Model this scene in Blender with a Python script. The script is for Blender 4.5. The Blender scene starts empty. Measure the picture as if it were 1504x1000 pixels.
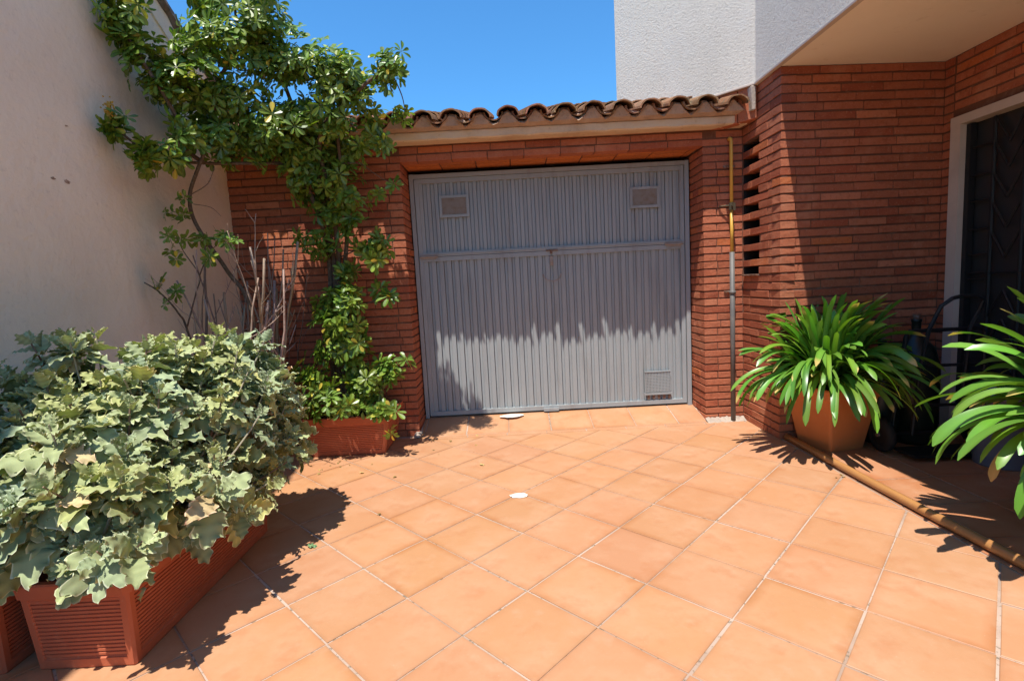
import bpy, math, random
import numpy as np
from mathutils import Vector, Matrix

random.seed(7)
rng = np.random.default_rng(7)
sc = bpy.context.scene
COL = sc.collection

# ---------------------------------------------------------------- camera
FPX, PITCH, ROLL, CAMH = 749.5, 0.1093, -0.0535, 1.187
_F = Vector((0, math.cos(PITCH), -math.sin(PITCH)))
_R0 = Vector((1, 0, 0))
_U0 = _R0.cross(_F)
_R = _R0 * math.cos(ROLL) + _U0 * math.sin(ROLL)
_U = _U0 * math.cos(ROLL) - _R0 * math.sin(ROLL)
cam_d = bpy.data.cameras.new('camera')
cam = bpy.data.objects.new('camera', cam_d)
COL.objects.link(cam)
cam_d.sensor_width = 36
cam_d.lens = 36 * FPX / 1504
cam_d.clip_start = 0.02
cam_d.clip_end = 3000
_m = Matrix((_R, _U, -_F)).transposed().to_4x4()
_m.translation = Vector((0, 0, CAMH))
cam.matrix_world = _m
sc.camera = cam


def at(u, v, y):
    """world point at depth y (metres) seen at photo position u, v - a surveying helper"""
    d = _F + _R * ((u - 752) / FPX) - _U * ((v - 500) / FPX)
    return Vector((0, 0, CAMH)) + d * (y / d.y)


# ---------------------------------------------------------------- light
TO_SUN = Vector((-0.145, -0.335, 1.0)).normalized()
w = bpy.data.worlds.new('World')
sc.world = w
w.use_nodes = True
nt = w.node_tree
bg = nt.nodes['Background']
sky = nt.nodes.new('ShaderNodeTexSky')
sky.sky_type = 'NISHITA'
sky.sun_disc = False
sky.sun_elevation = math.asin(TO_SUN.z)
sky.sun_rotation = math.atan2(TO_SUN.x, TO_SUN.y)
sky.altitude = 1000
sky.air_density = 1.2
sky.dust_density = 0.0
sky.ozone_density = 2.5
tint = nt.nodes.new('ShaderNodeMix'); tint.data_type = 'RGBA'; tint.blend_type = 'MULTIPLY'
tint.inputs[0].default_value = 1.0
tint.inputs[7].default_value = (0.38, 0.80, 1.06, 1)
nt.links.new(sky.outputs['Color'], tint.inputs[6])
nt.links.new(tint.outputs[2], bg.inputs['Color'])
bg.inputs['Strength'].default_value = 0.138
sun_d = bpy.data.lights.new('sun', 'SUN')
sun_d.energy = 4.65
sun_d.angle = math.radians(0.55)
sun_d.color = (1.0, 0.95, 0.87)
sun = bpy.data.objects.new('sun', sun_d)
COL.objects.link(sun)
sun.rotation_euler = (-TO_SUN).to_track_quat('-Z', 'Y').to_euler()
sc.view_settings.view_transform = 'Standard'
sc.view_settings.look = 'None'
sc.view_settings.gamma = 1
sc.view_settings.exposure = 0.66


# ---------------------------------------------------------------- materials
def mat(name, color=(0.5, 0.5, 0.5), rough=0.7, attr=False, spec=0.4, noise=(), bump=(), metal=0.0, transl=0.0,
        tcol=(1, 1, 1), detail=4, extra=None):
    """noise: list of (scale, colour, lo, hi, amount) overlays; bump: list of (scale, strength, distance)"""
    m = bpy.data.materials.new(name)
    m.use_nodes = True
    t = m.node_tree
    N, L = t.nodes, t.links
    p = N['Principled BSDF']
    out = N['Material Output']
    p.inputs['Roughness'].default_value = rough
    p.inputs['Specular IOR Level'].default_value = spec
    p.inputs['Metallic'].default_value = metal
    tc = N.new('ShaderNodeTexCoord')
    if attr:
        a = N.new('ShaderNodeAttribute')
        a.attribute_name = 'Col'
        cur = a.outputs['Color']
        if color != (0.5, 0.5, 0.5):
            mx = N.new('ShaderNodeMix'); mx.data_type = 'RGBA'; mx.blend_type = 'MULTIPLY'
            mx.inputs[0].default_value = 1
            L.new(cur, mx.inputs[6]); mx.inputs[7].default_value = (*color, 1)
            cur = mx.outputs[2]
    else:
        r = N.new('ShaderNodeRGB')
        r.outputs[0].default_value = (*color, 1)
        cur = r.outputs[0]
    for i, nz in enumerate(noise):
        scale, c, lo, hi, amt = nz[:5]
        n = N.new('ShaderNodeTexNoise')
        n.inputs['Scale'].default_value = scale
        n.inputs['Detail'].default_value = detail
        n.inputs['Roughness'].default_value = 0.6
        if len(nz) > 5:
            mp = N.new('ShaderNodeMapping')
            mp.inputs['Scale'].default_value = nz[5]
            mp.inputs['Location'].default_value = (i * 3.1, i * 1.7, 0)
            L.new(tc.outputs['Object'], mp.inputs[0])
            L.new(mp.outputs[0], n.inputs['Vector'])
        else:
            L.new(tc.outputs['Object'], n.inputs['Vector'])
        mr = N.new('ShaderNodeMapRange')
        mr.inputs[1].default_value = lo
        mr.inputs[2].default_value = hi
        mr.inputs[4].default_value = amt
        L.new(n.outputs['Fac'], mr.inputs[0])
        mx = N.new('ShaderNodeMix'); mx.data_type = 'RGBA'
        L.new(mr.outputs[0], mx.inputs[0])
        L.new(cur, mx.inputs[6])
        mx.inputs[7].default_value = (*c, 1)
        cur = mx.outputs[2]
    L.new(cur, p.inputs['Base Color'])
    nrm = None
    for scale, st, dist in bump:
        n = N.new('ShaderNodeTexNoise')
        n.inputs['Scale'].default_value = scale
        n.inputs['Detail'].default_value = 5
        n.inputs['Roughness'].default_value = 0.65
        L.new(tc.outputs['Object'], n.inputs['Vector'])
        b = N.new('ShaderNodeBump')
        b.inputs['Strength'].default_value = st
        b.inputs['Distance'].default_value = dist
        L.new(n.outputs['Fac'], b.inputs['Height'])
        if nrm:
            L.new(nrm, b.inputs['Normal'])
        nrm = b.outputs[0]
    if nrm:
        L.new(nrm, p.inputs['Normal'])
    if transl > 0:
        tr = N.new('ShaderNodeBsdfTranslucent')
        mx = N.new('ShaderNodeMix'); mx.data_type = 'RGBA'; mx.blend_type = 'MULTIPLY'
        mx.inputs[0].default_value = 1
        L.new(cur, mx.inputs[6]); mx.inputs[7].default_value = (*tcol, 1)
        L.new(mx.outputs[2], tr.inputs['Color'])
        if nrm:
            L.new(nrm, tr.inputs['Normal'])
        ms = N.new('ShaderNodeMixShader')
        ms.inputs[0].default_value = transl
        L.new(p.outputs[0], ms.inputs[1]); L.new(tr.outputs[0], ms.inputs[2])
        L.new(ms.outputs[0], out.inputs['Surface'])
    return m


M = {}
M['tile'] = mat('terracotta_floor_tile', rough=0.5, attr=True, spec=0.35,
                noise=[(3.2, (0.49, 0.29, 0.175), 0.42, 0.70, 0.65), (6.5, (0.37, 0.135, 0.05), 0.54, 0.74, 0.5),
                       (40, (0.42, 0.20, 0.10), 0.5, 0.75, 0.35), (260, (0.26, 0.11, 0.055), 0.67, 0.75, 0.5),
                       (9, (0.48, 0.30, 0.195), 0.60, 0.8, 0.5), (1.3, (0.36, 0.18, 0.09), 0.56, 0.72, 0.35), (130, (0.52, 0.33, 0.22), 0.64, 0.72, 0.5), (420, (0.20, 0.10, 0.05), 0.68, 0.74, 0.6)],
                bump=[(14, 0.12, 0.01), (90, 0.06, 0.004)])
M['grout'] = mat('floor_grout', (0.33, 0.23, 0.17), 0.9, noise=[(1.3, (0.47, 0.36, 0.29), 0.42, 0.55, 0.85), (45, (0.15, 0.12, 0.08), 0.57, 0.64, 0.85)],
                 bump=[(200, 0.5, 0.003)])
M['brick'] = mat('clay_brick', rough=0.86, attr=True, spec=0.2,
                 noise=[(7, (0.43, 0.14, 0.068), 0.45, 0.7, 0.5), (38, (0.25, 0.075, 0.04), 0.5, 0.72, 0.6),
                        (3, (0.56, 0.27, 0.16), 0.56, 0.75, 0.5), (120, (0.60, 0.36, 0.25), 0.58, 0.72, 0.4)],
                 bump=[(55, 0.6, 0.006), (240, 0.6, 0.003)])
M['mortar'] = mat('brick_mortar', (0.15, 0.065, 0.038), 0.95, noise=[(9, (0.30, 0.18, 0.12), 0.52, 0.75, 0.6)], bump=[(90, 0.8, 0.006)])
M['stucco'] = mat('rough_white_stucco', (0.60, 0.56, 0.50), 0.93, spec=0.15,
                  noise=[(1.5, (0.50, 0.47, 0.42), 0.45, 0.7, 0.6), (60, (0.40, 0.37, 0.33), 0.56, 0.66, 0.5), (4, (0.60, 0.58, 0.55), 0.5, 0.8, 0.6)],
                  bump=[(60, 0.7, 0.009), (200, 0.8, 0.005)])
M['plaster'] = mat('smooth_cream_plaster', (0.90, 0.79, 0.65), 0.9, spec=0.2,
                   noise=[(0.9, (0.84, 0.73, 0.60), 0.42, 0.65, 0.8), (2.5, (0.88, 0.75, 0.62), 0.5, 0.8, 0.5),
                          (7, (0.68, 0.58, 0.48), 0.60, 0.80, 0.4, (1, 1, 0.10)), (1.4, (0.74, 0.61, 0.50), 0.58, 0.78, 0.4), (35, (0.70, 0.60, 0.50), 0.60, 0.70, 0.4), (300, (0.50, 0.42, 0.36), 0.70, 0.76, 0.5)],
                   bump=[(3, 0.4, 0.035), (22, 0.35, 0.010), (160, 0.35, 0.003)])
M['soffit'] = mat('painted_cream_soffit', (0.90, 0.79, 0.66), 0.85, noise=[(1.7, (0.84, 0.72, 0.59), 0.45, 0.7, 0.6), (8, (0.55, 0.40, 0.28), 0.62, 0.75, 0.4)],
                  bump=[(25, 0.2, 0.006)])
M['fascia'] = mat('cream_fascia_render', (0.66, 0.50, 0.33), 0.9, noise=[(5, (0.45, 0.31, 0.2), 0.5, 0.72, 0.7), (40, (0.30, 0.2, 0.13), 0.62, 0.72, 0.6)],
                  bump=[(30, 0.5, 0.008)])
M['eave_mortar'] = mat('tile_bedding_mortar', (0.40, 0.27, 0.19), 0.95, noise=[(12, (0.52, 0.36, 0.25), 0.45, 0.7, 0.7), (50, (0.18, 0.11, 0.08), 0.6, 0.72, 0.6)],
                       bump=[(50, 0.8, 0.008)])
M['rooftile'] = mat('barrel_roof_tile', rough=0.88, attr=True, spec=0.2,
                    noise=[(10, (0.30, 0.17, 0.09), 0.45, 0.65, 0.7), (22, (0.10, 0.085, 0.05), 0.53, 0.66, 0.85), (45, (0.42, 0.36, 0.22), 0.6, 0.7, 0.6)],
                    bump=[(60, 0.7, 0.005)])
M['door'] = mat('grey_painted_steel', (0.285, 0.31, 0.32), 0.48, spec=0.4,
                noise=[(2.5, (0.32, 0.34, 0.345), 0.4, 0.7, 0.6), (12, (0.21, 0.205, 0.20), 0.52, 0.72, 0.6, (1, 1, 0.12)),
                       (70, (0.36, 0.31, 0.27), 0.68, 0.75, 0.5)], bump=[(30, 0.05, 0.003)])
M['vent'] = mat('brown_grey_mesh', (0.31, 0.27, 0.24), 0.7, noise=[(30, (0.24, 0.17, 0.12), 0.45, 0.7, 0.7)])
M['stain'] = mat('brown_plaster_stain', (0.30, 0.20, 0.14), 0.95, noise=[(40, (0.55, 0.42, 0.34), 0.45, 0.6, 0.8)])
M['rust'] = mat('rusty_steel', (0.16, 0.075, 0.04), 0.8, noise=[(60, (0.25, 0.20, 0.17), 0.45, 0.6, 0.8)], bump=[(120, 0.5, 0.002)])
M['dark'] = mat('black_void_shade', (0.012, 0.010, 0.009), 0.9)  # near-black colour standing in for the shade inside openings
M['yellow'] = mat('yellow_gas_paint', (0.62, 0.36, 0.06), 0.45, noise=[(14, (0.45, 0.26, 0.06), 0.5, 0.7, 0.6), (70, (0.30, 0.17, 0.06), 0.66, 0.72, 0.7)])
M['greypipe'] = mat('grey_pipe_sheath', (0.11, 0.105, 0.10), 0.55, noise=[(10, (0.17, 0.15, 0.13), 0.45, 0.7, 0.6)])
M['brass'] = mat('tarnished_brass', (0.10, 0.08, 0.05), 0.5, metal=0.5)
M['planter'] = mat('terracotta_plastic', (0.45, 0.12, 0.058), 0.65, spec=0.25, noise=[(1.6, (0.52, 0.20, 0.115), 0.5, 0.7, 0.6), (9, (0.30, 0.12, 0.07), 0.6, 0.75, 0.5, (1, 1, 0.35)), (2.5, (0.43, 0.10, 0.042), 0.45, 0.7, 0.6), (25, (0.60, 0.20, 0.10), 0.58, 0.75, 0.4), (60, (0.42, 0.24, 0.16), 0.66, 0.74, 0.4)],
                   bump=[(80, 0.15, 0.002)])
M['pot'] = mat('orange_clay_pot', (0.60, 0.19, 0.055), 0.7, noise=[(5, (0.50, 0.14, 0.045), 0.45, 0.7, 0.7), (20, (0.62, 0.27, 0.12), 0.58, 0.75, 0.4)], bump=[(50, 0.2, 0.003)])
M['soil'] = mat('dark_soil', (0.035, 0.022, 0.014), 0.95, noise=[(60, (0.09, 0.06, 0.04), 0.5, 0.6, 0.8)], bump=[(50, 1, 0.02)])
M['felt'] = mat('felted_leaf', rough=0.88, attr=True, spec=0.12, transl=0.13, tcol=(0.9, 1.15, 0.5),
                noise=[(90, (0.36, 0.40, 0.27), 0.5, 0.75, 0.25)], bump=[(160, 0.25, 0.002)])
M['gloss'] = mat('glossy_leaf', rough=0.36, attr=True, spec=0.5, transl=0.24, tcol=(1.25, 1.6, 0.5))
M['strap'] = mat('strap_leaf', rough=0.34, attr=True, spec=0.5, transl=0.22, tcol=(1.2, 1.5, 0.5),
                 noise=[(14, (0.16, 0.30, 0.05), 0.6, 0.8, 0.35)])
M['stem'] = mat('grey_bark', attr=True, rough=0.9, noise=[(60, (0.30, 0.23, 0.18), 0.5, 0.7, 0.5), (20, (0.07, 0.045, 0.03), 0.5, 0.7, 0.5)], bump=[(70, 0.6, 0.004)])
M['pole'] = mat('varnished_pole', (0.40, 0.19, 0.065), 0.33, spec=0.5, noise=[(6, (0.30, 0.13, 0.045), 0.45, 0.7, 0.7, (6, 0.4, 6)), (50, (0.5, 0.28, 0.12), 0.6, 0.75, 0.4)])
M['frame'] = mat('pale_door_frame', (0.56, 0.47, 0.40), 0.7, noise=[(6, (0.46, 0.38, 0.32), 0.45, 0.7, 0.6)], bump=[(30, 0.2, 0.003)])
M['iron'] = mat('black_iron', (0.012, 0.012, 0.013), 0.5)
M['glass'] = mat('dark_reeded_glass', (0.028, 0.030, 0.031), 0.3, spec=0.5, bump=[(60, 0.25, 0.003)])
M['rubber'] = mat('black_rubber', (0.014, 0.013, 0.013), 0.8)
M['bucket'] = mat('blue_grey_plastic', (0.16, 0.19, 0.27), 0.45)
M['bottle'] = mat('green_bottle_glass', (0.014, 0.02, 0.015), 0.35, spec=0.4)
M['chip'] = mat('white_flake', (0.78, 0.72, 0.64), 0.8, noise=[(60, (0.62, 0.5, 0.4), 0.5, 0.7, 0.6)])
M['cement'] = mat('cement', (0.40, 0.33, 0.27), 0.95, noise=[(20, (0.28, 0.23, 0.19), 0.45, 0.65, 0.7)], bump=[(40, 0.8, 0.01)])
M['ground'] = mat('bare_ground', (0.20, 0.15, 0.10), 0.95, noise=[(0.6, (0.13, 0.11, 0.07), 0.4, 0.7, 0.8)])
M['gravel'] = mat('wall_top', (0.22, 0.17, 0.14), 0.95, noise=[(14, (0.10, 0.075, 0.055), 0.45, 0.6, 0.8), (30, (0.36, 0.16, 0.10), 0.62, 0.7, 0.7)], bump=[(30, 0.8, 0.01)])


# ---------------------------------------------------------------- mesh builder
def mark(o, label=None, cat=None, group=None, kind=None):
    if label: o['label'] = label
    if cat: o['category'] = cat
    if group: o['group'] = group
    if kind: o['kind'] = kind
    return o


def thing(name, loc, label, cat, group=None):
    o = bpy.data.objects.new(name, None)
    o.empty_display_size = 0.1
    COL.objects.link(o)
    o.location = loc
    return mark(o, label, cat, group)


class MB:
    def __init__(s):
        s.V, s.C, s.F, s.n = [], [], [], 0
        s.mi = []          # material index per face block

    def add(s, verts, faces, col=(1, 1, 1), mi=0):
        verts = np.asarray(verts, float).reshape(-1, 3)
        s.V.append(verts)
        c = np.asarray(col, float)
        if c.ndim == 1:
            c = np.tile(c, (len(verts), 1))
        s.C.append(c)
        s.F.append(([tuple(i + s.n for i in f) for f in faces], mi) if not isinstance(faces, np.ndarray) else (faces + s.n, mi))
        s.n += len(verts)

    def box(s, a, b, col=(1, 1, 1), mi=0):
        x0, y0, z0 = a; x1, y1, z1 = b
        v = [(x0, y0, z0), (x1, y0, z0), (x1, y1, z0), (x0, y1, z0), (x0, y0, z1), (x1, y0, z1), (x1, y1, z1), (x0, y1, z1)]
        s.add(v, [(0, 3, 2, 1), (4, 5, 6, 7), (0, 1, 5, 4), (1, 2, 6, 5), (2, 3, 7, 6), (3, 0, 4, 7)], col, mi)

    def cbox(s, O, A, B, N, ch=0.003, jit=0.0, col=(1, 1, 1), mi=0):
        """chamfered box: corner O, edge vectors A, B, N"""
        O, A, B, N = [np.array(q, float) for q in (O, A, B, N)]
        la, lb, ln = [np.linalg.norm(q) for q in (A, B, N)]
        v = []
        for i in (0, 1):
            for j in (0, 1):
                for k in (0, 1):
                    base = O + A * i + B * j + N * k
                    if jit:
                        base = base + rng.uniform(-jit, jit, 3)
                    da = A / la * ch * (1 - 2 * i); db = B / lb * ch * (1 - 2 * j); dn = N / ln * ch * (1 - 2 * k)
                    v += [base + db + dn, base + da + dn, base + da + db]   # on A-face, B-face, N-face
        idx = lambda i, j, k, w: ((i * 2 + j) * 2 + k) * 3 + w
        f = []
        flip = np.dot(np.cross(A, B), N) < 0
        for i in (0, 1):
            q = [idx(i, 0, 0, 0), idx(i, 1, 0, 0), idx(i, 1, 1, 0), idx(i, 0, 1, 0)]; f.append(q if i else q[::-1])
            q = [idx(0, i, 0, 1), idx(0, i, 1, 1), idx(1, i, 1, 1), idx(1, i, 0, 1)]; f.append(q if i else q[::-1])
            q = [idx(0, 0, i, 2), idx(1, 0, i, 2), idx(1, 1, i, 2), idx(0, 1, i, 2)]; f.append(q if i else q[::-1])
        for j in (0, 1):
            for k in (0, 1):
                q = [idx(0, j, k, 1), idx(1, j, k, 1), idx(1, j, k, 2), idx(0, j, k, 2)]; f.append(q if j ^ k else q[::-1])
                q = [idx(j, 0, k, 0), idx(j, 0, k, 2), idx(j, 1, k, 2), idx(j, 1, k, 0)]; f.append(q if j ^ k else q[::-1])
                q = [idx(j, k, 0, 0), idx(j, k, 1, 0), idx(j, k, 1, 1), idx(j, k, 0, 1)]; f.append(q if j ^ k else q[::-1])
                for i in (0, 1):
                    q = [idx(i, j, k, 0), idx(i, j, k, 1), idx(i, j, k, 2)]; f.append(q if (i ^ j ^ k) else q[::-1])
        if flip:
            f = [q[::-1] for q in f]
        s.add(v, f, col, mi)

    def tube(s, pts, rad, seg=8, col=(1, 1, 1), mi=0, cap=True):
        pts = [Vector(p) for p in pts]
        n = len(pts)
        if not hasattr(rad, '__len__'):
            rad = [rad] * n
        v, f = [], []
        up = Vector((0.137, 0.31, 0.94)).normalized()
        for i, p in enumerate(pts):
            d = (pts[min(i + 1, n - 1)] - pts[max(i - 1, 0)]).normalized()
            if abs(d.dot(up)) > 0.95:
                e1 = d.cross(Vector((1, 0, 0))).normalized()
            else:
                e1 = d.cross(up).normalized()
            e2 = d.cross(e1)
            for k in range(seg):
                a = 2 * math.pi * k / seg
                v.append(p + (e1 * math.cos(a) + e2 * math.sin(a)) * rad[i])
        for i in range(n - 1):
            for k in range(seg):
                k2 = (k + 1) % seg
                f.append((i * seg + k, i * seg + k2, (i + 1) * seg + k2, (i + 1) * seg + k))
        if cap:
            f.append(tuple(range(seg))[::-1])
            f.append(tuple((n - 1) * seg + k for k in range(seg)))
        s.add([tuple(q) for q in v], f, col, mi)

    def prism(s, poly, z0, z1, col=(1, 1, 1), mi=0):
        n = len(poly)
        v = [(x, y, z0) for x, y in poly] + [(x, y, z1) for x, y in poly]
        f = [tuple(range(n))[::-1], tuple(range(n, 2 * n))] + [(i, (i + 1) % n, n + (i + 1) % n, n + i) for i in range(n)]
        s.add(v, f, col, mi)

    def build(s, name, mats, parent=None, smooth=False):
        me = bpy.data.meshes.new(name)
        V = np.concatenate(s.V); C = np.concatenate(s.C)
        loops, starts, tot, mi = [], [], [], []
        pos = 0
        for fs, m in s.F:
            if isinstance(fs, np.ndarray):
                k = fs.shape[1]
                loops.append(fs.reshape(-1)); c = len(fs)
                starts.append(np.arange(c) * k + pos); tot.append(np.full(c, k)); mi.append(np.full(c, m)); pos += c * k
            else:
                ln = np.array([len(q) for q in fs])
                loops.append(np.array([i for q in fs for i in q])); starts.append(np.concatenate([[0], np.cumsum(ln)[:-1]]) + pos)
                tot.append(ln); mi.append(np.full(len(fs), m)); pos += ln.sum()
        L = np.concatenate(loops).astype(np.int32)
        S = np.concatenate(starts).astype(np.int32)
        me.vertices.add(len(V)); me.vertices.foreach_set('co', V.astype(np.float32).ravel())
        me.loops.add(len(L)); me.loops.foreach_set('vertex_index', L)
        me.polygons.add(len(S)); me.polygons.foreach_set('loop_start', S)
        me.polygons.foreach_set('loop_total', np.concatenate(tot).astype(np.int32))
        me.polygons.foreach_set('material_index', np.concatenate(mi).astype(np.int32))
        me.polygons.foreach_set('use_smooth', np.full(len(S), bool(smooth)))
        me.update(calc_edges=True)
        me.validate()
        a = me.color_attributes.new('Col', 'FLOAT_COLOR', 'POINT')
        a.data.foreach_set('color', np.concatenate([C, np.ones((len(C), 1))], 1).astype(np.float32).ravel())
        for m in (mats if isinstance(mats, (list, tuple)) else [mats]):
            me.materials.append(M[m])
        o = bpy.data.objects.new(name, me)
        COL.objects.link(o)
        if parent is not None:
            o.parent = parent
            o.matrix_parent_inverse = Matrix.Translation(-parent.location)
        return o


# ---------------------------------------------------------------- floor
mb = MB()
mb.add([(-900, -900, -0.06), (900, -900, -0.06), (900, 900, -0.06), (-900, 900, -0.06)], [(0, 1, 2, 3)])
mark(mb.build('ground', 'ground'), kind='structure')


def clip(poly, x0, y0, x1, y1):
    for ax, lim, sg in ((0, x0, 1), (0, x1, -1), (1, y0, 1), (1, y1, -1)):
        out = []
        for i in range(len(poly)):
            a, b = poly[i], poly[(i + 1) % len(poly)]
            ia, ib = (a[ax] - lim) * sg >= 0, (b[ax] - lim) * sg >= 0
            if ia: out.append(a)
            if ia != ib:
                t = (lim - a[ax]) / (b[ax] - a[ax])
                out.append((a[0] + (b[0] - a[0]) * t, a[1] + (b[1] - a[1]) * t))
        poly = out
        if len(poly) < 3: return None
    return poly


def inset(poly, ds):
    """inset each edge i of a convex ccw polygon by ds[i]"""
    n = len(poly); lines = []
    for i in range(n):
        a, b = np.array(poly[i]), np.array(poly[(i + 1) % n])
        d = b - a; l = np.linalg.norm(d)
        if l < 1e-5: return None
        d /= l; nn = np.array([-d[1], d[0]])
        lines.append((a + nn * ds[i], d))
    out = []
    for i in range(n):
        (p, d), (p2, d2) = lines[i - 1], lines[i]
        den = d[0] * d2[1] - d[1] * d2[0]
        if abs(den) < 1e-6: return None
        t = ((p2 - p)[0] * d2[1] - (p2 - p)[1] * d2[0]) / den
        out.append(tuple(p + d * t))
    ar = sum(out[i - 1][0] * out[i][1] - out[i][0] * out[i - 1][1] for i in range(n)) / 2
    return out if ar > 0.0006 else None


def tile_floor(mb, ang, s, ox, oy, rect, zf, gap=0.0037, base=(0.435, 0.212, 0.108)):
    A = np.array([math.cos(ang), math.sin(ang)]); B = np.array([-A[1], A[0]])
    for i in range(-24, 25):
        for j in range(-24, 25):
            o = np.array([ox, oy]) + s * (i * A + j * B) + rng.normal(0, 0.0008, 2)
            q = clip([tuple(o), tuple(o + s * A), tuple(o + s * (A + B)), tuple(o + s * B)], *rect)
            if not q: continue
            q = [p for k, p in enumerate(q) if math.dist(p, q[k - 1]) > 0.012]
            if len(q) < 3: continue
            ds = [gap * random.uniform(0.6, 1.35) for _ in q]
            q0 = inset(q, ds)
            if not q0: continue
            q1 = inset(q0, [0.0022] * len(q0))
            if not q1 or len(q1) != len(q0): continue
            n = len(q0); dz = random.uniform(-0.0006, 0.0006)
            tx, ty = random.gauss(0, 0.0012), random.gauss(0, 0.0012)
            c0 = np.mean(q, axis=0)
            g = lambda p: zf(*p) + dz + tx * (p[0] - c0[0]) + ty * (p[1] - c0[1])
            v = [(x, y, g((x, y)) - 0.012) for x, y in q0] + [(x, y, g((x, y)) - 0.0016) for x, y in q0] + [(x, y, g((x, y))) for x, y in q1]
            q2 = inset(q1, [0.034] * n) if min(math.dist(q1[k], q1[k - 1]) for k in range(n)) > 0.10 else None
            q3 = inset(q1, [0.010] * n) if q2 else None
            if q3 is None: q2 = None
            f = [(k, (k + 1) % n, n + (k + 1) % n, n + k) for k in range(n)]
            f += [(n + k, n + (k + 1) % n, 2 * n + (k + 1) % n, 2 * n + k) for k in range(n)]
            if q2:
                v += [(x, y, g((x, y))) for x, y in q3] + [(x, y, g((x, y)) + 0.0002) for x, y in q2]
                for r_ in (2, 3): f += [(r_ * n + k, r_ * n + (k + 1) % n, (r_ + 1) * n + (k + 1) % n, (r_ + 1) * n + k) for k in range(n)]
                f.append(tuple(range(4 * n, 5 * n)))
            else:
                f.append(tuple(range(2 * n, 3 * n)))
            c = np.array(base) * random.uniform(0.97, 1.06) * np.array([1, random.uniform(1.0, 1.05), random.uniform(0.96, 1.05)])
            if q2:
                rs = random.uniform(0.1, 0.75); rim = c * (1 - rs * np.array([0.14, 0.27, 0.40]))
                c = np.concatenate([np.tile(rim * 0.9, (3 * n, 1)), np.tile(rim, (n, 1)), np.tile(c, (n, 1))])
            mb.add(v, f, c)


XL, XR = -2.13, 1.868          # left wall face, line between yard and porch
YW, YD = 4.06, 4.36            # garage wall face, garage door
TA = -0.774
mb = MB()
tile_floor(mb, TA, 0.33, -0.459, 1.866, (XL, -2.6, XR, 3.96), lambda x, y: 0.0)
tile_floor(mb, 0.0, 0.318, -0.395, 3.96, (XL, 3.96, XR, 4.02), lambda x, y: 0.0)
tile_floor(mb, 0.0, 0.345, -0.41, 4.02, (-0.788, 4.02, 1.545, 4.37), lambda x, y: max(0, (y - 4.02)) * 0.2)
mb.box((XL - 0.1, -2.7, -0.05), (XR, 3.96, -0.0035), mi=1)
mb.box((XL - 0.1, 3.96, -0.05), (XR, 4.1, -0.0035), mi=1)
mb.add([(-0.79, 4.02, -0.0035), (1.55, 4.02, -0.0035), (1.55, 4.4, 0.0725), (-0.79, 4.4, 0.0725)], [(0, 1, 2, 3)], mi=1)
mark(mb.build('terrace_floor', ['tile', 'grout']), kind='structure')
mb = MB()
tile_floor(mb, 0.02, 0.33, 1.98, 2.73, (XR + 0.004, -2.6, 3.05, 3.62), lambda x, y: 0.0, base=(0.40, 0.16, 0.075))
mb.box((XR, -2.7, -0.05), (3.2, 3.75, -0.0035), mi=1)
mark(mb.build('porch_floor', ['tile', 'grout']), kind='structure')


# ---------------------------------------------------------------- brickwork
CH, BH, BL, BD = 0.0585, 0.0462, 0.275, 0.10


def brick_face(mb, P, U, Nn, length, z0, z1, holes=(), bond0=False, bond1=False, par=0, jit=0.0019, seed_off=0.0, tone=1.0):
    """courses of bricks on a vertical face; P start point (x, y), U unit direction, Nn outward normal"""
    U = np.array([U[0], U[1], 0.0]); Nn = np.array([Nn[0], Nn[1], 0.0]); P = np.array([P[0], P[1], 0.0])
    k0 = int(round(z0 / CH)); k1 = int(math.ceil(z1 / CH))
    J = 0.0070
    for k in range(k0, k1):
        zb = k * CH; zt = min(zb + BH, z1)
        if zt - zb < 0.01: continue
        odd = (k + par) % 2
        s0 = (BD + J) if (bond0 and odd) else 0.0
        s1 = length - ((BD + J) if (bond1 and not odd) else 0.0)
        # joints
        off = (BL + J) * (0.5 if odd else 0.0) + seed_off + random.uniform(-0.012, 0.012)
        cuts = [s0]; x = s0 + (0.13 if (off % (BL + J)) > 0.07 else BL) + random.uniform(-0.02, 0.02)
        while x < s1 - 0.05:
            cuts.append(x); x += (BL + J) * random.uniform(0.93, 1.04)
        cuts.append(s1 + J)
        segs = [(cuts[i], cuts[i + 1] - J) for i in range(len(cuts) - 1)]
        for h in holes:
            if zb + 0.02 > h[2] and zt - 0.02 < h[3]:
                ns = []
                for a, b in segs:
                    if b <= h[0] or a >= h[1]: ns.append((a, b)); continue
                    if a < h[0] - 0.02: ns.append((a, h[0]))
                    if b > h[1] + 0.02: ns.append((h[1], b))
                segs = ns
        for a, b in segs:
            if b - a < 0.012: continue
            pr = random.gauss(0, 0.0017)
            O = P + U * a - Nn * BD + np.array([0, 0, zb + random.gauss(0, 0.0008)])
            t = random.random()
            c = np.array([0.40, 0.128, 0.066]) * random.uniform(0.84, 1.12) * tone
            if t < 0.08: c = np.array([0.50, 0.18, 0.095]) * random.uniform(0.85, 1.1) * tone
            elif t < 0.22: c = np.array([0.34, 0.09, 0.045]) * random.uniform(0.8, 1.1) * tone
            elif t < 0.26: c = np.array([0.48, 0.14, 0.05]) * tone
            mb.cbox(O, U * (b - a), (0, 0, zt - zb), Nn * (BD + pr), ch=0.0016, jit=jit, col=c)


# ================================================================ garage
garage = thing('garage', (0.4, YW, 0), 'brick garage with a grey up-and-over door under a barrel tile eave', 'garage')
mb = MB()
DX0, DX1, DZ = -0.79, 1.545, 2.135
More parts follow.
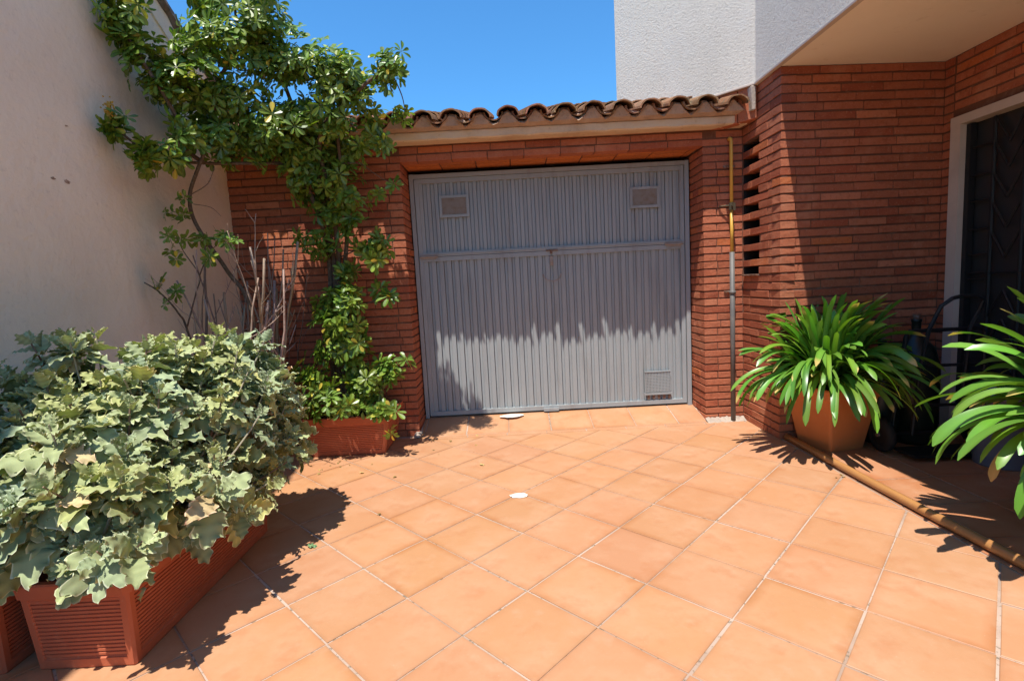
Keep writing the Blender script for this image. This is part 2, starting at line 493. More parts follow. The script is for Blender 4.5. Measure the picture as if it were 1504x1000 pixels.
# left of the door, right pier, lintel courses
brick_face(mb, (XL, YW), (1, 0), (0, -1), DX0 - XL, 0, 2.335, bond1=True)
brick_face(mb, (DX1, YW), (1, 0), (0, -1), 1.85 - DX1, 0, 2.335, bond0=True, par=1)
brick_face(mb, (DX0, YW), (1, 0), (0, -1), DX1 - DX0, 37 * CH, 2.335, par=1)
# reveals
brick_face(mb, (DX0, YD), (0, -1), (1, 0), YD - YW, 0, 37 * CH, bond1=True, par=1)
brick_face(mb, (DX1, YW), (0, 1), (-1, 0), YD - YW, 0, 37 * CH, bond0=True, par=0)
# underside of the lintel: bricks laid on edge
x = DX0
while x < DX1 - 0.02:
    x2 = min(x + 0.285 + random.uniform(-0.01, 0.01), DX1)
    for (ya, yb) in ((YW + 0.105, YW + 0.19), (YW + 0.2, YD + 0.05)):
        c = np.array([0.50, 0.15, 0.04]) * random.uniform(0.85, 1.15)  # oranger: less weathered clay, plus bounced light put into the colour
        mb.cbox((x, ya, 37 * CH), ((x2 - 0.009 - x), 0, 0), (0, (yb - ya - 0.006), 0), (0, 0, 0.05), ch=0.003, jit=0.001, col=c)
    x = x2
# mortar core
mi = 1; g = 0.0062
mb.box((XL - 0.05, YW + g, -0.02), (DX0 - g, YD + 0.6, 2.325), mi=mi)
mb.box((DX1 + g, YW + g, -0.02), (1.9, YD + 0.6, 2.325), mi=mi)
mb.box((DX0 - g, YW + g, 37 * CH + 0.006), (DX1 + g, YD + 0.6, 2.324), mi=mi)
mb.build('brick_wall', ['brick', 'mortar'], garage)
# inside of garage: back and side walls (seen from nowhere, close the box)
mb = MB()
mb.box((XL - 0.05, 6.4, -0.02), (1.9, 6.5, 2.9))
mb.box((XL - 0.05, YD + 0.6, -0.02), (XL + 0.05, 6.4, 2.28))
mb.box((1.75, YD + 0.6, -0.02), (1.9, 6.4, 2.28))
mb.build('rear_wall', 'plaster', garage)
# fascia (cream moulding) with a rounded return at its right end
mb = MB()
FY = 3.925
prof = [(0, 0.0), (0, 0.052), (0.012, 0.057)]
def fascia_run(x0, x1):
    v = []; f = []
    n = 60
    for i in range(n + 1):
        x = x0 + (x1 - x0) * i / n
        wob = 0.0025 * math.sin(x * 23) + 0.002 * math.sin(x * 61 + 1)
        for (y, z) in ((YW + 0.003, 2.283), (FY + 0.012, 2.279 + wob), (FY, 2.287 + wob), (FY, 2.334 + wob), (FY + 0.006, 2.34), (YW + 0.02, 2.345)):
            v.append((x, y, z))
    for i in range(n):
        for k in range(5):
            a = i * 6 + k
            f.append((a, a + 1, a + 7, a + 6))
    f.append((0, 5, 4, 3, 2, 1)); f.append(tuple(n * 6 + k for k in range(6)))
    mb.add(v, f)
fascia_run(XL, 1.83)
mb.build('fascia', 'fascia', garage)
# roof: bedding mortar + barrel tiles
roof = MB()
PT, R0, SL = 0.2055, 0.078, math.tan(math.radians(17))
ZC = 2.362     # channel bottom at the eave front
def halfpipe(mbx, cx, y0, y1, zc, r0, r1, up, th=0.012, col=(1, 1, 1), seg=12, tilt=0.0, arc=math.pi):
    v = []; n = 5
    for i in range(n + 1):
        t = i / n; y = y0 + (y1 - y0) * t; r = r0 + (r1 - r0) * t
        for rr in (r, r - th):
            for k in range(seg + 1):
                a = (math.pi - arc) / 2 + arc * k / seg
                dx = rr * math.cos(a); dz = rr * math.sin(a)
                wob = 1 + 0.02 * math.sin(7 * a + cx * 40)
                zz = zc + (dz if up else -dz) * 0.80 * wob + (y - y0) * (SL + tilt)
                v.append((cx + dx * wob, y, zz))
    f = []; m = 2 * (seg + 1)
    for i in range(n):
        for k in range(seg):
            a = i * m + k; f.append((a, a + 1, a + m + 1, a + m))
            b = a + seg + 1; f.append((b, b + m, b + m + 1, b + 1))
        for a in (i * m,):
            f.append((a, a + m, a + m + seg + 1, a + seg + 1))
        a = i * m + seg; f.append((a, a + seg + 1, a + m + seg + 1, a + m))
    for a0 in (0, n * m):
        for k in range(seg):
            q = (a0 + k, a0 + seg + 1 + k, a0 + seg + 2 + k, a0 + k + 1)
            f.append(q if a0 == 0 else q[::-1])
    mbx.add(v, f, col)

x = 1.70; TY = 3.80
xs = []
while x > XL - 0.05:
    xs.append(x); x -= PT
def tcol():
    return np.array([0.27, 0.125, 0.07]) * random.uniform(0.6, 1.25) * np.array([1, random.uniform(0.9, 1.15), random.uniform(0.8, 1.2)])
for xi in xs:
    jx = random.gauss(0, 0.004); jz = random.gauss(0, 0.003)
    for row in range(7):
        y0 = TY + row * 0.36 + random.gauss(0, 0.008)
        zc = ZC + 0.010 + (y0 - TY) * SL + row * 0.001
        halfpipe(roof, xi + jx, y0, y0 + 0.43, zc + jz + 0.018, R0 + 0.006, R0 - 0.008, True, col=tcol(), tilt=-0.03)
    for row in range(7):
        y0 = TY + 0.045 + row * 0.36 + random.gauss(0, 0.008)
        zc = ZC + 0.052 + (y0 - TY) * SL
        halfpipe(roof, xi - PT / 2 + random.gauss(0, 0.003), y0, y0 + 0.43, zc + jz, R0 - 0.004, R0 + 0.004, False, col=tcol() * 0.9, tilt=-0.03)
ro = roof.build('tiled_roof', 'rooftile', garage, smooth=False)
# bedding mortar: wavy-topped strip between fascia and tiles
mb = MB()
v, f = [], []
n = 560; YM = 3.865
for i in range(n + 1):
    x = XL + (1.80 - XL) * i / n
    ph = (x - xs[0]) / PT
    c = math.cos(2 * math.pi * ph)
    top = ZC + 0.034 + 0.040 * c + 0.003 * math.sin(x * 130) + 0.002 * math.sin(x * 57)
    for (y, z) in ((FY + 0.015, 2.34), (YM + 0.045, 2.342 + 0.002 * math.sin(x * 47)), (YM + 0.012, ZC - 0.004), (YM + 0.004 * math.sin(x * 33), top - 0.01), (YM + 0.02, top + 0.010), (YM + 0.25, top + 0.095)):
        v.append((x, y, z))
for i in range(n):
    for k in range(5):
        a = i * 6 + k
        f.append((a, a + 1, a + 7, a + 6))
f.append((0, 5, 4, 3, 2, 1)); f.append(tuple(n * 6 + k for k in range(6)))
mb.add(v, f)
mb.build('bedding_mortar', 'eave_mortar', garage)
mb = MB()      # roof deck under the tiles
mb.add([(XL, 3.98, 2.346), (1.82, 3.98, 2.346), (1.82, 6.35, 2.346 + 2.37 * SL), (XL, 6.35, 2.346 + 2.37 * SL),
        (XL, 3.98, 2.30), (1.82, 3.98, 2.30), (1.82, 6.35, 2.29 + 2.37 * SL), (XL, 6.35, 2.29 + 2.37 * SL)],
       [(0, 1, 2, 3), (4, 7, 6, 5), (0, 4, 5, 1), (1, 5, 6, 2), (2, 6, 7, 3), (3, 7, 4, 0)])
mb.build('roof_deck', 'cement', garage)

# ---- garage door (a part of the garage; panels, vents and hinges are sub-parts)
mb = MB()
Z0, Z1 = 0.085, 2.128
ax0, ax1 = DX0 + 0.010, DX1 - 0.012
for (a, b) in (((ax0, YD - 0.02, Z0 - 0.015), (ax0 + 0.032, YD + 0.03, Z1)), ((ax1 - 0.034, YD - 0.02, Z0 - 0.02), (ax1, YD + 0.03, Z1)),
               ((ax0 + 0.032, YD - 0.018, Z1 - 0.035), (ax1 - 0.034, YD + 0.03, Z1 - 0.002))):
    mb.box(a, b)
door = mb.build('garage_door', 'door', garage)
def corrugated(zb, zt, name, lab):
    m2 = MB()
    X0, X1 = ax0 + 0.037, ax1 - 0.039
    y = YD + 0.006
    fr = 0.034
    # frame of the leaf
    m2.box((X0, y - 0.012, zb), (X0 + fr, y + 0.02, zt)); m2.box((X1 - fr, y - 0.012, zb), (X1, y + 0.02, zt))
    m2.box((X0 + fr, y - 0.0125, zb + 0.0), (X1 - fr, y + 0.02, zb + 0.036)); m2.box((X0 + fr, y - 0.0125, zt - 0.036), (X1 - fr, y + 0.02, zt))
    xs_ = []
    p = 0.0642; xx = X0 + fr
    prof = []
    while xx < X1 - fr - 0.001:
        for dx, dy in (((0, 0.003), (0.036, 0.003), (0.0372, 0.020), (0.0402, 0.026), (0.0420, 0.0175), (0.0600, 0.0175), (0.0640, 0.004)) if zb < 1 else ((0, 0.003), (0.029, 0.003), (0.0300, 0.024), (0.0335, 0.024), (0.0345, 0.0165), (0.0595, 0.0165), (0.0605, 0.024), (0.0632, 0.024))):
            if xx + dx < X1 - fr:
                prof.append((xx + dx, y + dy - 0.002))
        xx += p
    prof.append((X1 - fr, prof[-1][1]))
    v = []; f = []
    rows = 9
    for r in range(rows):
        z = zb + 0.03 + (zt - zb - 0.06) * r / (rows - 1)
        for (a, b) in prof:
            v.append((a, b + 0.0012 * math.sin(a * 5 + z * 3), z))
    m = len(prof)
    for r in range(rows - 1):
        for k in range(m - 1):
            f.append((r * m + k, r * m + k + 1, (r + 1) * m + k + 1, (r + 1) * m + k))
    m2.add(v, f)
    o = m2.build(name, 'door', door)
    return o
corrugated(1.452, Z1 - 0.038, 'upper_panel', None)
corrugated(Z0, 1.448, 'lower_panel', None)
# thin ledge where leaves meet
mb = MB()
mb.box((ax0 + 0.036, YD - 0.014, 1.466), (ax1 - 0.038, YD - 0.007, 1.476))
mb.build('ledge', 'door', door)
for (xa, xb, za, zb) in ((-0.545, -0.297, 1.769, 1.949), (1.045, 1.292, 1.762, 1.935)):
    mb = MB(); y = YD - 0.004
    e = 0.022
    mb.box((xa, y - 0.009, za), (xb, y + 0.004, za + e)); mb.box((xa, y - 0.009, zb - e), (xb, y + 0.004, zb))
    mb.box((xa, y - 0.009, za + e), (xa + e, y + 0.004, zb - e)); mb.box((xb - e, y - 0.009, za + e), (xb, y + 0.004, zb - e))
    for k in range(1, 30):      # fine mesh wires
        xx = xa + e + (xb - xa - 2 * e) * k / 30
        mb.box((xx - 0.0016, y - 0.003, za + e), (xx + 0.0016, y - 0.001, zb - e), mi=1)
    for k in range(1, 20):
        zz = za + e + (zb - za - 2 * e) * k / 20
        mb.box((xa + e, y - 0.005, zz - 0.0016), (xb - e, y - 0.0035, zz + 0.0016), mi=1)
    mb.box((xa + e, y, za + e), (xb - e, y + 0.003, zb - e), mi=1)
    mb.build('vent', ['door', 'vent'], door)
# perforated grille low on the right
mb = MB(); xa, xb, za, zb = 1.134, 1.349, 0.195, 0.368; y = YD - 0.006
for k in range(14):
    zz = za + (zb - za) * k / 13
    mb.box((xa, y - 0.004, zz - 0.0038), (xb, y - 0.001, zz + 0.0038))
for k in range(18):
    xx = xa + (xb - xa) * k / 17
    mb.box((xx - 0.0038, y - 0.007, za), (xx + 0.0038, y - 0.0045, zb))
mb.box((xa - 0.004, y - 0.010, zb), (xb + 0.004, y + 0.003, zb + 0.010)); mb.box((xa - 0.012, y - 0.012, za - 0.024), (xb + 0.012, y + 0.003, za - 0.008))
mb.box((xa, y + 0.001, za), (xb, y + 0.004, zb), mi=1)
for k in range(5):
    xx = xa + 0.018 + k * 0.045
    mb.box((xx, y - 0.002, za - 0.062), (xx + 0.020, y + 0.002, za - 0.027), mi=2)
mb.build('grille', ['door', 'dark', 'rust'], door)
# hinge bars, latch and handle
for xx in (-0.66, 1.40):
    mb = MB()
    mb.tube([(xx - 0.075, YD - 0.019, 1.452), (xx + 0.075, YD - 0.019, 1.452)], 0.008, 8)
    mb.box((xx - 0.07, YD - 0.017, 1.455), (xx + 0.07, YD - 0.012, 1.472)); mb.box((xx - 0.06, YD - 0.017, 1.43), (xx + 0.06, YD - 0.0125, 1.449))
    mb.build('hinge', 'vent', door)
mb = MB()
mb.box((0.325, YD - 0.020, 1.447), (0.425, YD - 0.0085, 1.458)); mb.box((0.36, YD - 0.0215, 1.425), (0.38, YD - 0.009, 1.446))
mb.build('latch', 'rust', door)
mb = MB()
mb.cbox((0.354, YD - 0.012, 1.330), (0.028, 0, 0), (0, 0, 0.075), (0, -0.010, 0), ch=0.003)
mb.tube([(0.368, YD - 0.03, 1.357), (0.368, YD - 0.012, 1.357)], 0.009, 10)
mb.tube([(0.292, YD - 0.010, 1.262), (0.294, YD - 0.035, 1.25), (0.312, YD - 0.046, 1.215), (0.345, YD - 0.05, 1.20), (0.39, YD - 0.05, 1.20), (0.425, YD - 0.046, 1.215), (0.442, YD - 0.035, 1.25), (0.444, YD - 0.010, 1.262)], 0.0042, 8)
mb.build('handle', 'vent', door)
mb = MB()       # small bottom stop and bolt
mb.box((0.245, YD - 0.026, 0.078), (0.375, YD - 0.0085, 0.104)); mb.build('bottom_stop', 'door', door)
mb = MB()
mb.box((DX0 + 0.01, YD + 0.05, 0.0), (DX1 - 0.01, YD + 0.06, 2.13)); mb.build('backing', 'dark', door)
mb = MB()
mb.cbox((DX0 - 0.035, 3.985, 0), (0.05, 0, 0), (0, 0.37, 0), (0, 0, 0.035), ch=0.01, jit=0.004); mb.build('cement_fillet', 'cement', garage)

# ================================================================ house on the right
ZS = 2.51
house = thing('house', (1.86, 3.5, 0), 'house corner with brick porch walls and an overhanging white stucco upper floor', 'house')
CX, CY = 1.852, 3.50           # convex brick corner
IX, IY = 2.985, 3.565          # inner corner of the porch
mb = MB()
d2 = np.array([IX - CX, IY - CY]); l2 = np.linalg.norm(d2); d2 /= l2; n2 = np.array([d2[1], -d2[0]])
slots = []
for k in range(20, 38, 2):
    slots.append((0.0, YW - 3.80, k * CH, k * CH + BH))
FX = CX
brick_face(mb, (FX, 4.06), (0, -1), (-1, 0), 4.06 - CY, 0, ZS, holes=slots, bond1=True, par=0, tone=0.95)
brick_face(mb, (CX, CY), tuple(d2), tuple(n2), l2, 0, ZS, bond0=True, par=0, tone=0.95)
DY1, DZT = 3.49, 2.06
brick_face(mb, (IX, IY), (0, -1), (-1, 0), IY - DY1 - 0.005, 0, ZS, par=1)
brick_face(mb, (IX, DY1 - 0.01), (0, -1), (-1, 0), 1.6, 37 * CH, ZS, par=1)
brick_face(mb, (IX, 1.95), (0, -1), (-1, 0), 4.5, 0, ZS, par=0)
# brick band under the chamfered stucco above the garage roof
E1, E2 = (1.822, 3.80), (1.03, 4.67)
dd = np.array([E2[0] - E1[0], E2[1] - E1[1]]); ld = np.linalg.norm(dd); dd /= ld; nd = np.array([dd[1], -dd[0]]) * -1
nd = nd if nd[1] < 0 else -nd
c_, s_ = dd
o_ = np.array(E1) + np.array(nd) * -0.02
for k in range(5):      # soldier bricks standing side by side
    pass
xx = 0.0
while xx < ld - 0.02:
    bw = 0.135
    O = np.array([o_[0] + dd[0] * xx, o_[1] + dd[1] * xx, 2.28])
    c = np.array([0.46, 0.15, 0.075]) * random.uniform(0.85, 1.2)
    mb.cbox(O - np.array([nd[0], nd[1], 0]) * 0.08, np.array([dd[0], dd[1], 0]) * (bw - 0.007), (0, 0, ZS - 2.28 - 0.004), np.array([nd[0], nd[1], 0]) * 0.08, ch=0.003, jit=0.001, col=c)
    xx += bw
# mortar cores and black slot linings
g = 0.0062
hz = [(s[2], s[3]) for s in slots]
mb.prism([(FX + g, 3.80 + 0.0), (FX + g, CY + g), (CX + 0.05, CY + g), (CX + 0.05, 3.80)], -0.02, ZS - 0.002, mi=1)
mb.prism([(FX + g, 4.30), (FX + g, 3.80), (CX + 0.3, 3.80), (CX + 0.3, 4.30)], -0.02, slots[0][2] - 0.003, mi=1)
mb.prism([(FX + g, 4.30), (FX + g, 3.80), (CX + 0.3, 3.80), (CX + 0.3, 4.30)], slots[-1][3] + 0.003, ZS - 0.002, mi=1)
mb.prism([(FX + 0.012, 4.30), (FX + 0.012, 4.052), (CX + 0.3, 4.052), (CX + 0.3, 4.30)], slots[0][2] - 0.003, slots[-1][3] + 0.003, mi=2)  # slot end coloured black in place of the shade of a deep slot
mb.prism([(FX + 0.27, 4.051), (FX + 0.27, 3.80), (CX + 0.3, 3.80), (CX + 0.3, 4.051)], slots[0][2] - 0.003, slots[-1][3] + 0.003, mi=2)  # slot back, with the same shade put into its colour
sl = (IY - CY) / (IX - CX)
mb.prism([(CX + 0.05, CY + g + 0.05 * sl + 0.001), (IX + 0.3, CY + g + 0.001 + (IX + 0.3 - CX) * sl), (IX + 0.3, 3.79), (CX + 0.05, 3.79)], -0.02, ZS - 0.002, mi=1)
mb.prism([(CX + 0.31, 3.791), (IX + 0.3, 3.791), (IX + 0.3, 4.3), (CX + 0.31, 4.3)], -0.02, ZS - 0.002, mi=1)
mb.box((IX + g, DY1 + 0.006, -0.02), (IX + 0.3, IY + 0.05, ZS - 0.002), mi=1)
mb.box((IX + g, 1.95, DZT + 0.012), (IX + 0.3, DY1 + 0.006, ZS - 0.002), mi=1)
mb.box((IX + g, -2.6, -0.02), (IX + 0.3, 1.94, ZS - 0.002), mi=1)
# brick courses carried across the slots (bricks of the open work, standing free)
for k in range(21, 37, 2):
    c = np.array([0.46, 0.14, 0.06]) * random.uniform(0.8, 1.15)
mb.build('brick_wall', ['brick', 'mortar', 'dark'], house)
mb = MB()      # small ledge under the openwork
mb.cbox((FX - 0.022, 3.80, 20 * CH - 0.016), (0.03, 0, 0), (0, 0.235, 0), (0, 0, 0.012), ch=0.002, jit=0.001)
mb.build('vent_ledge', 'rust', house)
# stucco upper floor
SX = 1.828
mb = MB()
poly = [(SX, -2.6), (SX, 3.80), (1.03, 4.67), (1.9, 5.3), (4.0, 9.0), (6.0, 9.0), (6.0, -2.6)]
poly = poly[::-1]
mb.prism(poly, ZS + 0.012, 5.6)
mb.build('upper_wall', 'stucco', house)
mb = MB()      # thin white drip edge following the lower rim of the stucco
for (p, q_) in (((SX, -2.6), (SX, 3.80)), ((SX, 3.80), (1.03, 4.67))):
    p = np.array(p); q_ = np.array(q_); d = (q_ - p) / np.linalg.norm(q_ - p); nn = np.array([-d[1], d[0]]); nn = nn if nn[0] < 0 else -nn
    mb.cbox((*(p - nn * 0.03), ZS - 0.003), (*(q_ - p), 0), (*(nn * 0.038), 0), (0, 0, 0.014), ch=0.002, jit=0.0015)
mb.build('drip_edge', 'frame', house)
mb = MB()
mb.prism([(SX + 0.006, -2.55), (6.0, -2.55), (6.0, 8.9), (4.0, 8.9), (1.95, 5.2), (1.08, 4.66), (SX + 0.006, 3.83)], ZS - 0.001, ZS + 0.010)
mb.build('soffit', 'soffit', house)
mb = MB()
mb.cbox((1.80, 3.80, 2.335), (0.035, 0, 0), (0, 0.10, 0), (0, 0, 0.17), ch=0.006, jit=0.006); mb.build('mortar_fillet', 'cement', house)
# rest of the house body behind
mb = MB()
mb.box((IX + 0.31, -2.6, -0.02), (6.0, 4.19, ZS - 0.003)); mb.box((1.95, 4.31, -0.02), (6.0, 8.9, ZS - 0.003))
mb.box((XR + 0.3, -2.65, 0), (IX + 0.3, -2.601, ZS - 0.003))
mb.build('ground_floor_body', 'plaster', house)
# porch door: frame, dark glass, iron grille
fr = MB()
fr.box((IX - 0.014, DY1 - 0.075, 0), (IX + 0.09, DY1, DZT + 0.0)); fr.box((IX - 0.014, 1.96, 0), (IX + 0.09, 2.035, DZT))
fr.box((IX - 0.0155, 1.96, DZT - 0.0), (IX + 0.09, DY1 + 0.0, DZT + 0.055))
pd = fr.build('door_frame', 'frame', house)
mb = MB(); mb.box((IX + 0.075, 2.036, 0.03), (IX + 0.082, DY1 - 0.076, DZT - 0.001)); mb.build('pane', 'glass', pd)
mb = MB()
gx = IX + 0.045
ya, yb = DY1 - 0.09, 2.05
def bar(y1_, z1_, y2_, z2_, r=0.009): mb.tube([(gx, y1_, z1_), (gx, y2_, z2_)], r, 6)
mb.box((gx - 0.02, ya - 0.02, 0.03), (gx + 0.02, ya + 0.013, DZT - 0.005))
ycol = [ya, ya - 0.165, ya - 0.36, ya - 0.555, ya - 0.75, ya - 0.95, ya - 1.16, yb]
for yy in ycol[1:]: bar(yy, 0.03, yy, DZT - 0.01, 0.011)
for zz in (0.12, 0.42, 0.70, 0.94, 1.06, 1.22, 1.38, 1.56, 1.72, 1.90): bar(ycol[0], zz, ycol[1], zz + 0.0, 0.007); bar(ycol[3], zz, ycol[4], zz, 0.007)
bar(ya, 1.10, yb, 1.10, 0.007)
for (p, q_) in ((1, 2), (2, 3), (4, 5), (5, 6)):
    y1_, y2_ = ycol[p], ycol[q_]
for (p, q_) in ((1, 3), (4, 6)):
    y1_, y2_ = ycol[p], ycol[q_]; ym = (y1_ + y2_) / 2
    ym = y1_ - 0.195 / 1.0 * 0.5; y2_ = y1_ - 0.195
    for zz in (1.36, 1.54, 1.72, 1.90, 2.05):
        bar(y1_, zz, ym, zz - 0.17, 0.008); bar(ym, zz - 0.17, y2_, zz, 0.008)
    for zz in (0.28, 0.46, 0.64, 0.82):
        bar(y1_, zz, ym, zz + 0.17, 0.008); bar(ym, zz + 0.17, y2_, zz, 0.008)
mb.build('grille', 'iron', pd)

# ================================================================ left neighbour wall
bw = thing('boundary_wall', (XL, 2, 0), 'tall plain cream plastered wall at the left with a sloping rough top', 'wall')
mb = MB()
ztop = lambda y: min(4.1, 3.092 + (3.457 - y) * 0.59)
ys = [-2.6, 1.0, 1.75, 2.4, 3.0, 3.4, 3.8, 4.3, 5.0, 6.5]
ysd = []
prof = [(-2.7, -0.02)] + [(7.0, -0.02)] + [(7.0, ztop(4.9))] + [(y, ztop(y)) for y in (4.9, 4.4, 3.9, 3.4, 2.9, 2.4, 1.75)] + [(-2.7, 4.1)]
n = len(prof)
v = [(XL, y, z) for y, z in prof] + [(XL - 0.35, y, z) for y, z in prof]
f = [tuple(range(n))[::-1], tuple(range(n, 2 * n))] + [(i, (i + 1) % n, n + (i + 1) % n, n + i) for i in range(n)]
mb.add(v, [q[::-1] for q in f])
mb.build('wall', 'plaster', bw)
mb = MB()      # raised render band under the verge, cracked edge
v = []; f = []; n = 60
for i in range(n + 1):
    y = 1.7 + 3.2 * i / n; z = ztop(y)
    wv = 0.012 * math.sin(y * 19) + 0.008 * math.sin(y * 47 + 1)
    v += [(XL + 0.0, y, z - 0.175 + wv), (XL + 0.010, y, z - 0.170 + wv), (XL + 0.012, y, z - 0.02)]
for i in range(n):
    for k in (0, 1):
        a = i * 3 + k; f.append((a, a + 3, a + 4, a + 1))
mb.add(v, f)
mb.build('render_band', 'plaster', bw)
mb = MB()
v = []; f = []; n = 70
for i in range(n + 1):
    y = 1.7 + 3.2 * i / n; z = ztop(y)
    wv = 0.010 * math.sin(y * 31) + 0.008 * math.sin(y * 73 + 1) + random.gauss(0, 0.003)
    w2 = 0.006 * math.sin(y * 40 + 2) + random.gauss(0, 0.004)
    v += [(XL - 0.4, y, z - 0.02), (XL + 0.02 + wv * 0.5, y, z - 0.030 + wv), (XL + 0.045 + w2, y, z - 0.005), (XL + 0.03, y, z + 0.055 + w2), (XL - 0.4, y, z + 0.06)]
for i in range(n):
    for k in range(5):
        a = i * 5 + k; b = i * 5 + (k + 1) % 5
        f.append((a, a + 5, b + 5, b))
mb.add(v, f)
mb.box((XL - 0.4, -2.7, 4.101), (XL + 0.03, 1.7, 4.16))
mb.build('coping', 'gravel', bw)
mb = MB()      # chipped holes in plaster
for (yy, zz, s) in ((2.575, 1.80, 0.8), (2.50, 1.80, 0.55), (2.618, 2.075, 0.4)):
    pts = []
    for k in range(14):
        a = 2 * math.pi * k / 14
        pts.append((XL + 0.0016, yy + math.cos(a) * 0.026 * s * random.uniform(0.6, 1.2), zz + math.sin(a) * 0.010 * s * random.uniform(0.5, 1.5)))
    mb.add(pts, [tuple(range(14))[::-1]])
mb.build('chip', 'stain', bw)

# ================================================================ gas pipe
gp = thing('gas_pipe', (1.745, 4.02, 0), 'vertical gas pipe on the right brick pier, yellow above and grey below', 'pipe')
mb = MB()
mb.tube([(1.742, 4.05, 2.20), (1.742, 4.03, 2.205), (1.743, 4.012, 2.195), (1.743, 4.010, 2.17), (1.744, 4.010, 1.71)], 0.0125, 12)
mb.tube([(1.744, 4.010, 1.675), (1.7455, 4.010, 1.34)], 0.0125, 12)
mb.build('upper_pipe', 'yellow', gp, smooth=True)
mb = MB()
mb.tube([(1.7455, 4.010, 1.345), (1.748, 4.010, 0.0)], 0.0185, 12)
mb.tube([(1.748, 4.010, 1.02), (1.748, 4.010, 1.045)], 0.024, 12)
mb.build('sleeve', 'greypipe', gp, smooth=True)
mb = MB()
mb.tube([(1.744, 4.010, 1.665), (1.744, 4.010, 1.72)], 0.021, 8)
mb.tube([(1.744, 4.010, 1.692), (1.744, 3.968, 1.692)], 0.012, 8)
mb.box((1.735, 3.958, 1.655), (1.753, 3.968, 1.712))
mb.tube([(1.744, 4.010, 1.70), (1.66, 4.046, 1.70)], 0.006, 6)
mb.build('valve', 'brass', gp)
for zz in (2.0, 1.04):
    mb = MB()
    mb.box((1.70, 4.046, zz - 0.008), (1.79, 4.058, zz + 0.008)); mb.tube([(1.745, 4.05, zz), (1.745, 4.02, zz)], 0.006, 6)
    mb.build('clamp', 'rust', gp)
mb = MB()
v = []
cb = thing('mortar_skirt', (1.66, 4.02, 0), 'rough cement skirt at the foot of the right brick pier', 'cement')
for k in range(24):
    xx = 1.54 + 0.31 * k / 23
    v += [(xx, 4.056, 0.025 + random.gauss(0, 0.004)), (xx, 4.03 + random.gauss(0, 0.006), 0.012), (xx, 3.99 + random.gauss(0, 0.008), 0.0005)]
mb.add(v, [(a, a + 1, a + 4, a + 3) for k in range(23) for a in (k * 3, k * 3 + 1)])
mb.build('cement', 'cement', cb)


# ================================================================ planters
def planter(name, x0, x1, y0, y1, h, flare, label, group):
    t = thing(name, ((x0 + x1) / 2, (y0 + y1) / 2, 0), label, 'planter', group)
    mb = MB()
    lev = [(0.0, 0, 0.004), (0.006, 0, 0), (0.034, 0, 0), (0.036, 1, 0.004)]
    z = 0.040; k = 0
    top = h - 0.072
    while z < top:
        lev += [(z, 1, 0.0075), (z + 0.0035, 1, 0.0075), (z + 0.005, 1, 0.003), (z + 0.0125, 1, 0.003)]; z += 0.014; k += 1
    lev += [(top + 0.008, 1, 0.004), (top + 0.012, 0, 0), (h - 0.052, 0, -0.001), (h - 0.050, 0, -0.010), (h - 0.006, 0, -0.013), (h, 0, -0.009), (h, 0, 0.010), (h - 0.05, 0, 0.014), (h - 0.055, 0, 0.014)]
    v, f = [], []
    e = 0.028
    for z, gflag, off in lev:
        fl = flare * z / h
        a0, a1, b0, b1 = x0 - fl, x1 + fl, y0 - fl, y1 + fl
        po = off if not gflag else 0.0      # corner posts keep the plain face
        g = off
        r = 0.008
        ring = []
        def side(p, q_, nrm):
            d = (q_ - p); l = np.linalg.norm(d); d = d / l
            for s, o2 in ((r, po), (e, po), (e + 0.003, g), (l - e - 0.003, g), (l - e, po), (l - r, po)):
                ring.append(p + d * s + nrm * o2)
        c = [np.array(q_) for q_ in ((a0, b0), (a1, b0), (a1, b1), (a0, b1))]
        side(c[0], c[1], np.array([0, 1.])); side(c[1], c[2], np.array([-1., 0])); side(c[2], c[3], np.array([0, -1.])); side(c[3], c[0], np.array([1., 0]))
        v += [(q_[0], q_[1], z) for q_ in ring]
    m = 24
    for i in range(len(lev) - 1):
        for k in range(m):
            k2 = (k + 1) % m
            f.append((i * m + k, i * m + k2, (i + 1) * m + k2, (i + 1) * m + k))
    mb.add(v, f)
    mb.build('box', 'planter', t)
    mb = MB()
    n = 14; v = []; f = []
    fl = flare * 0.85
    for i in range(n + 1):
        for j in range(n + 1):
            v.append((x0 - fl + 0.004 + (x1 - x0 + 2 * fl - 0.008) * i / n, y0 - fl + 0.004 + (y1 - y0 + 2 * fl - 0.008) * j / n, h - 0.05 + random.uniform(-0.008, 0.012)))
    for i in range(n):
        for j in range(n):
            a = i * (n + 1) + j; f.append((a, a + n + 1, a + n + 2, a + 1))
    mb.add(v, f)
    mb.build('soil', 'soil', t)
    return t

PG = 'ribbed terracotta coloured window-box planters'
planter('planter', -1.625, -1.300, 1.572, 2.50, 0.315, 0.018, 'long ribbed terracotta planter nearest the camera, under the grey-green bush, its end lit by sun', PG)
planter('planter', -2.085, -1.725, 1.56, 2.50, 0.30, 0.018, 'ribbed terracotta planter in shade at the bottom left corner against the plaster wall', PG)
planter('planter', -1.520, -0.975, 3.655, 4.02, 0.30, 0.055, 'ribbed terracotta planter at the foot of the brick wall left of the garage door', PG)


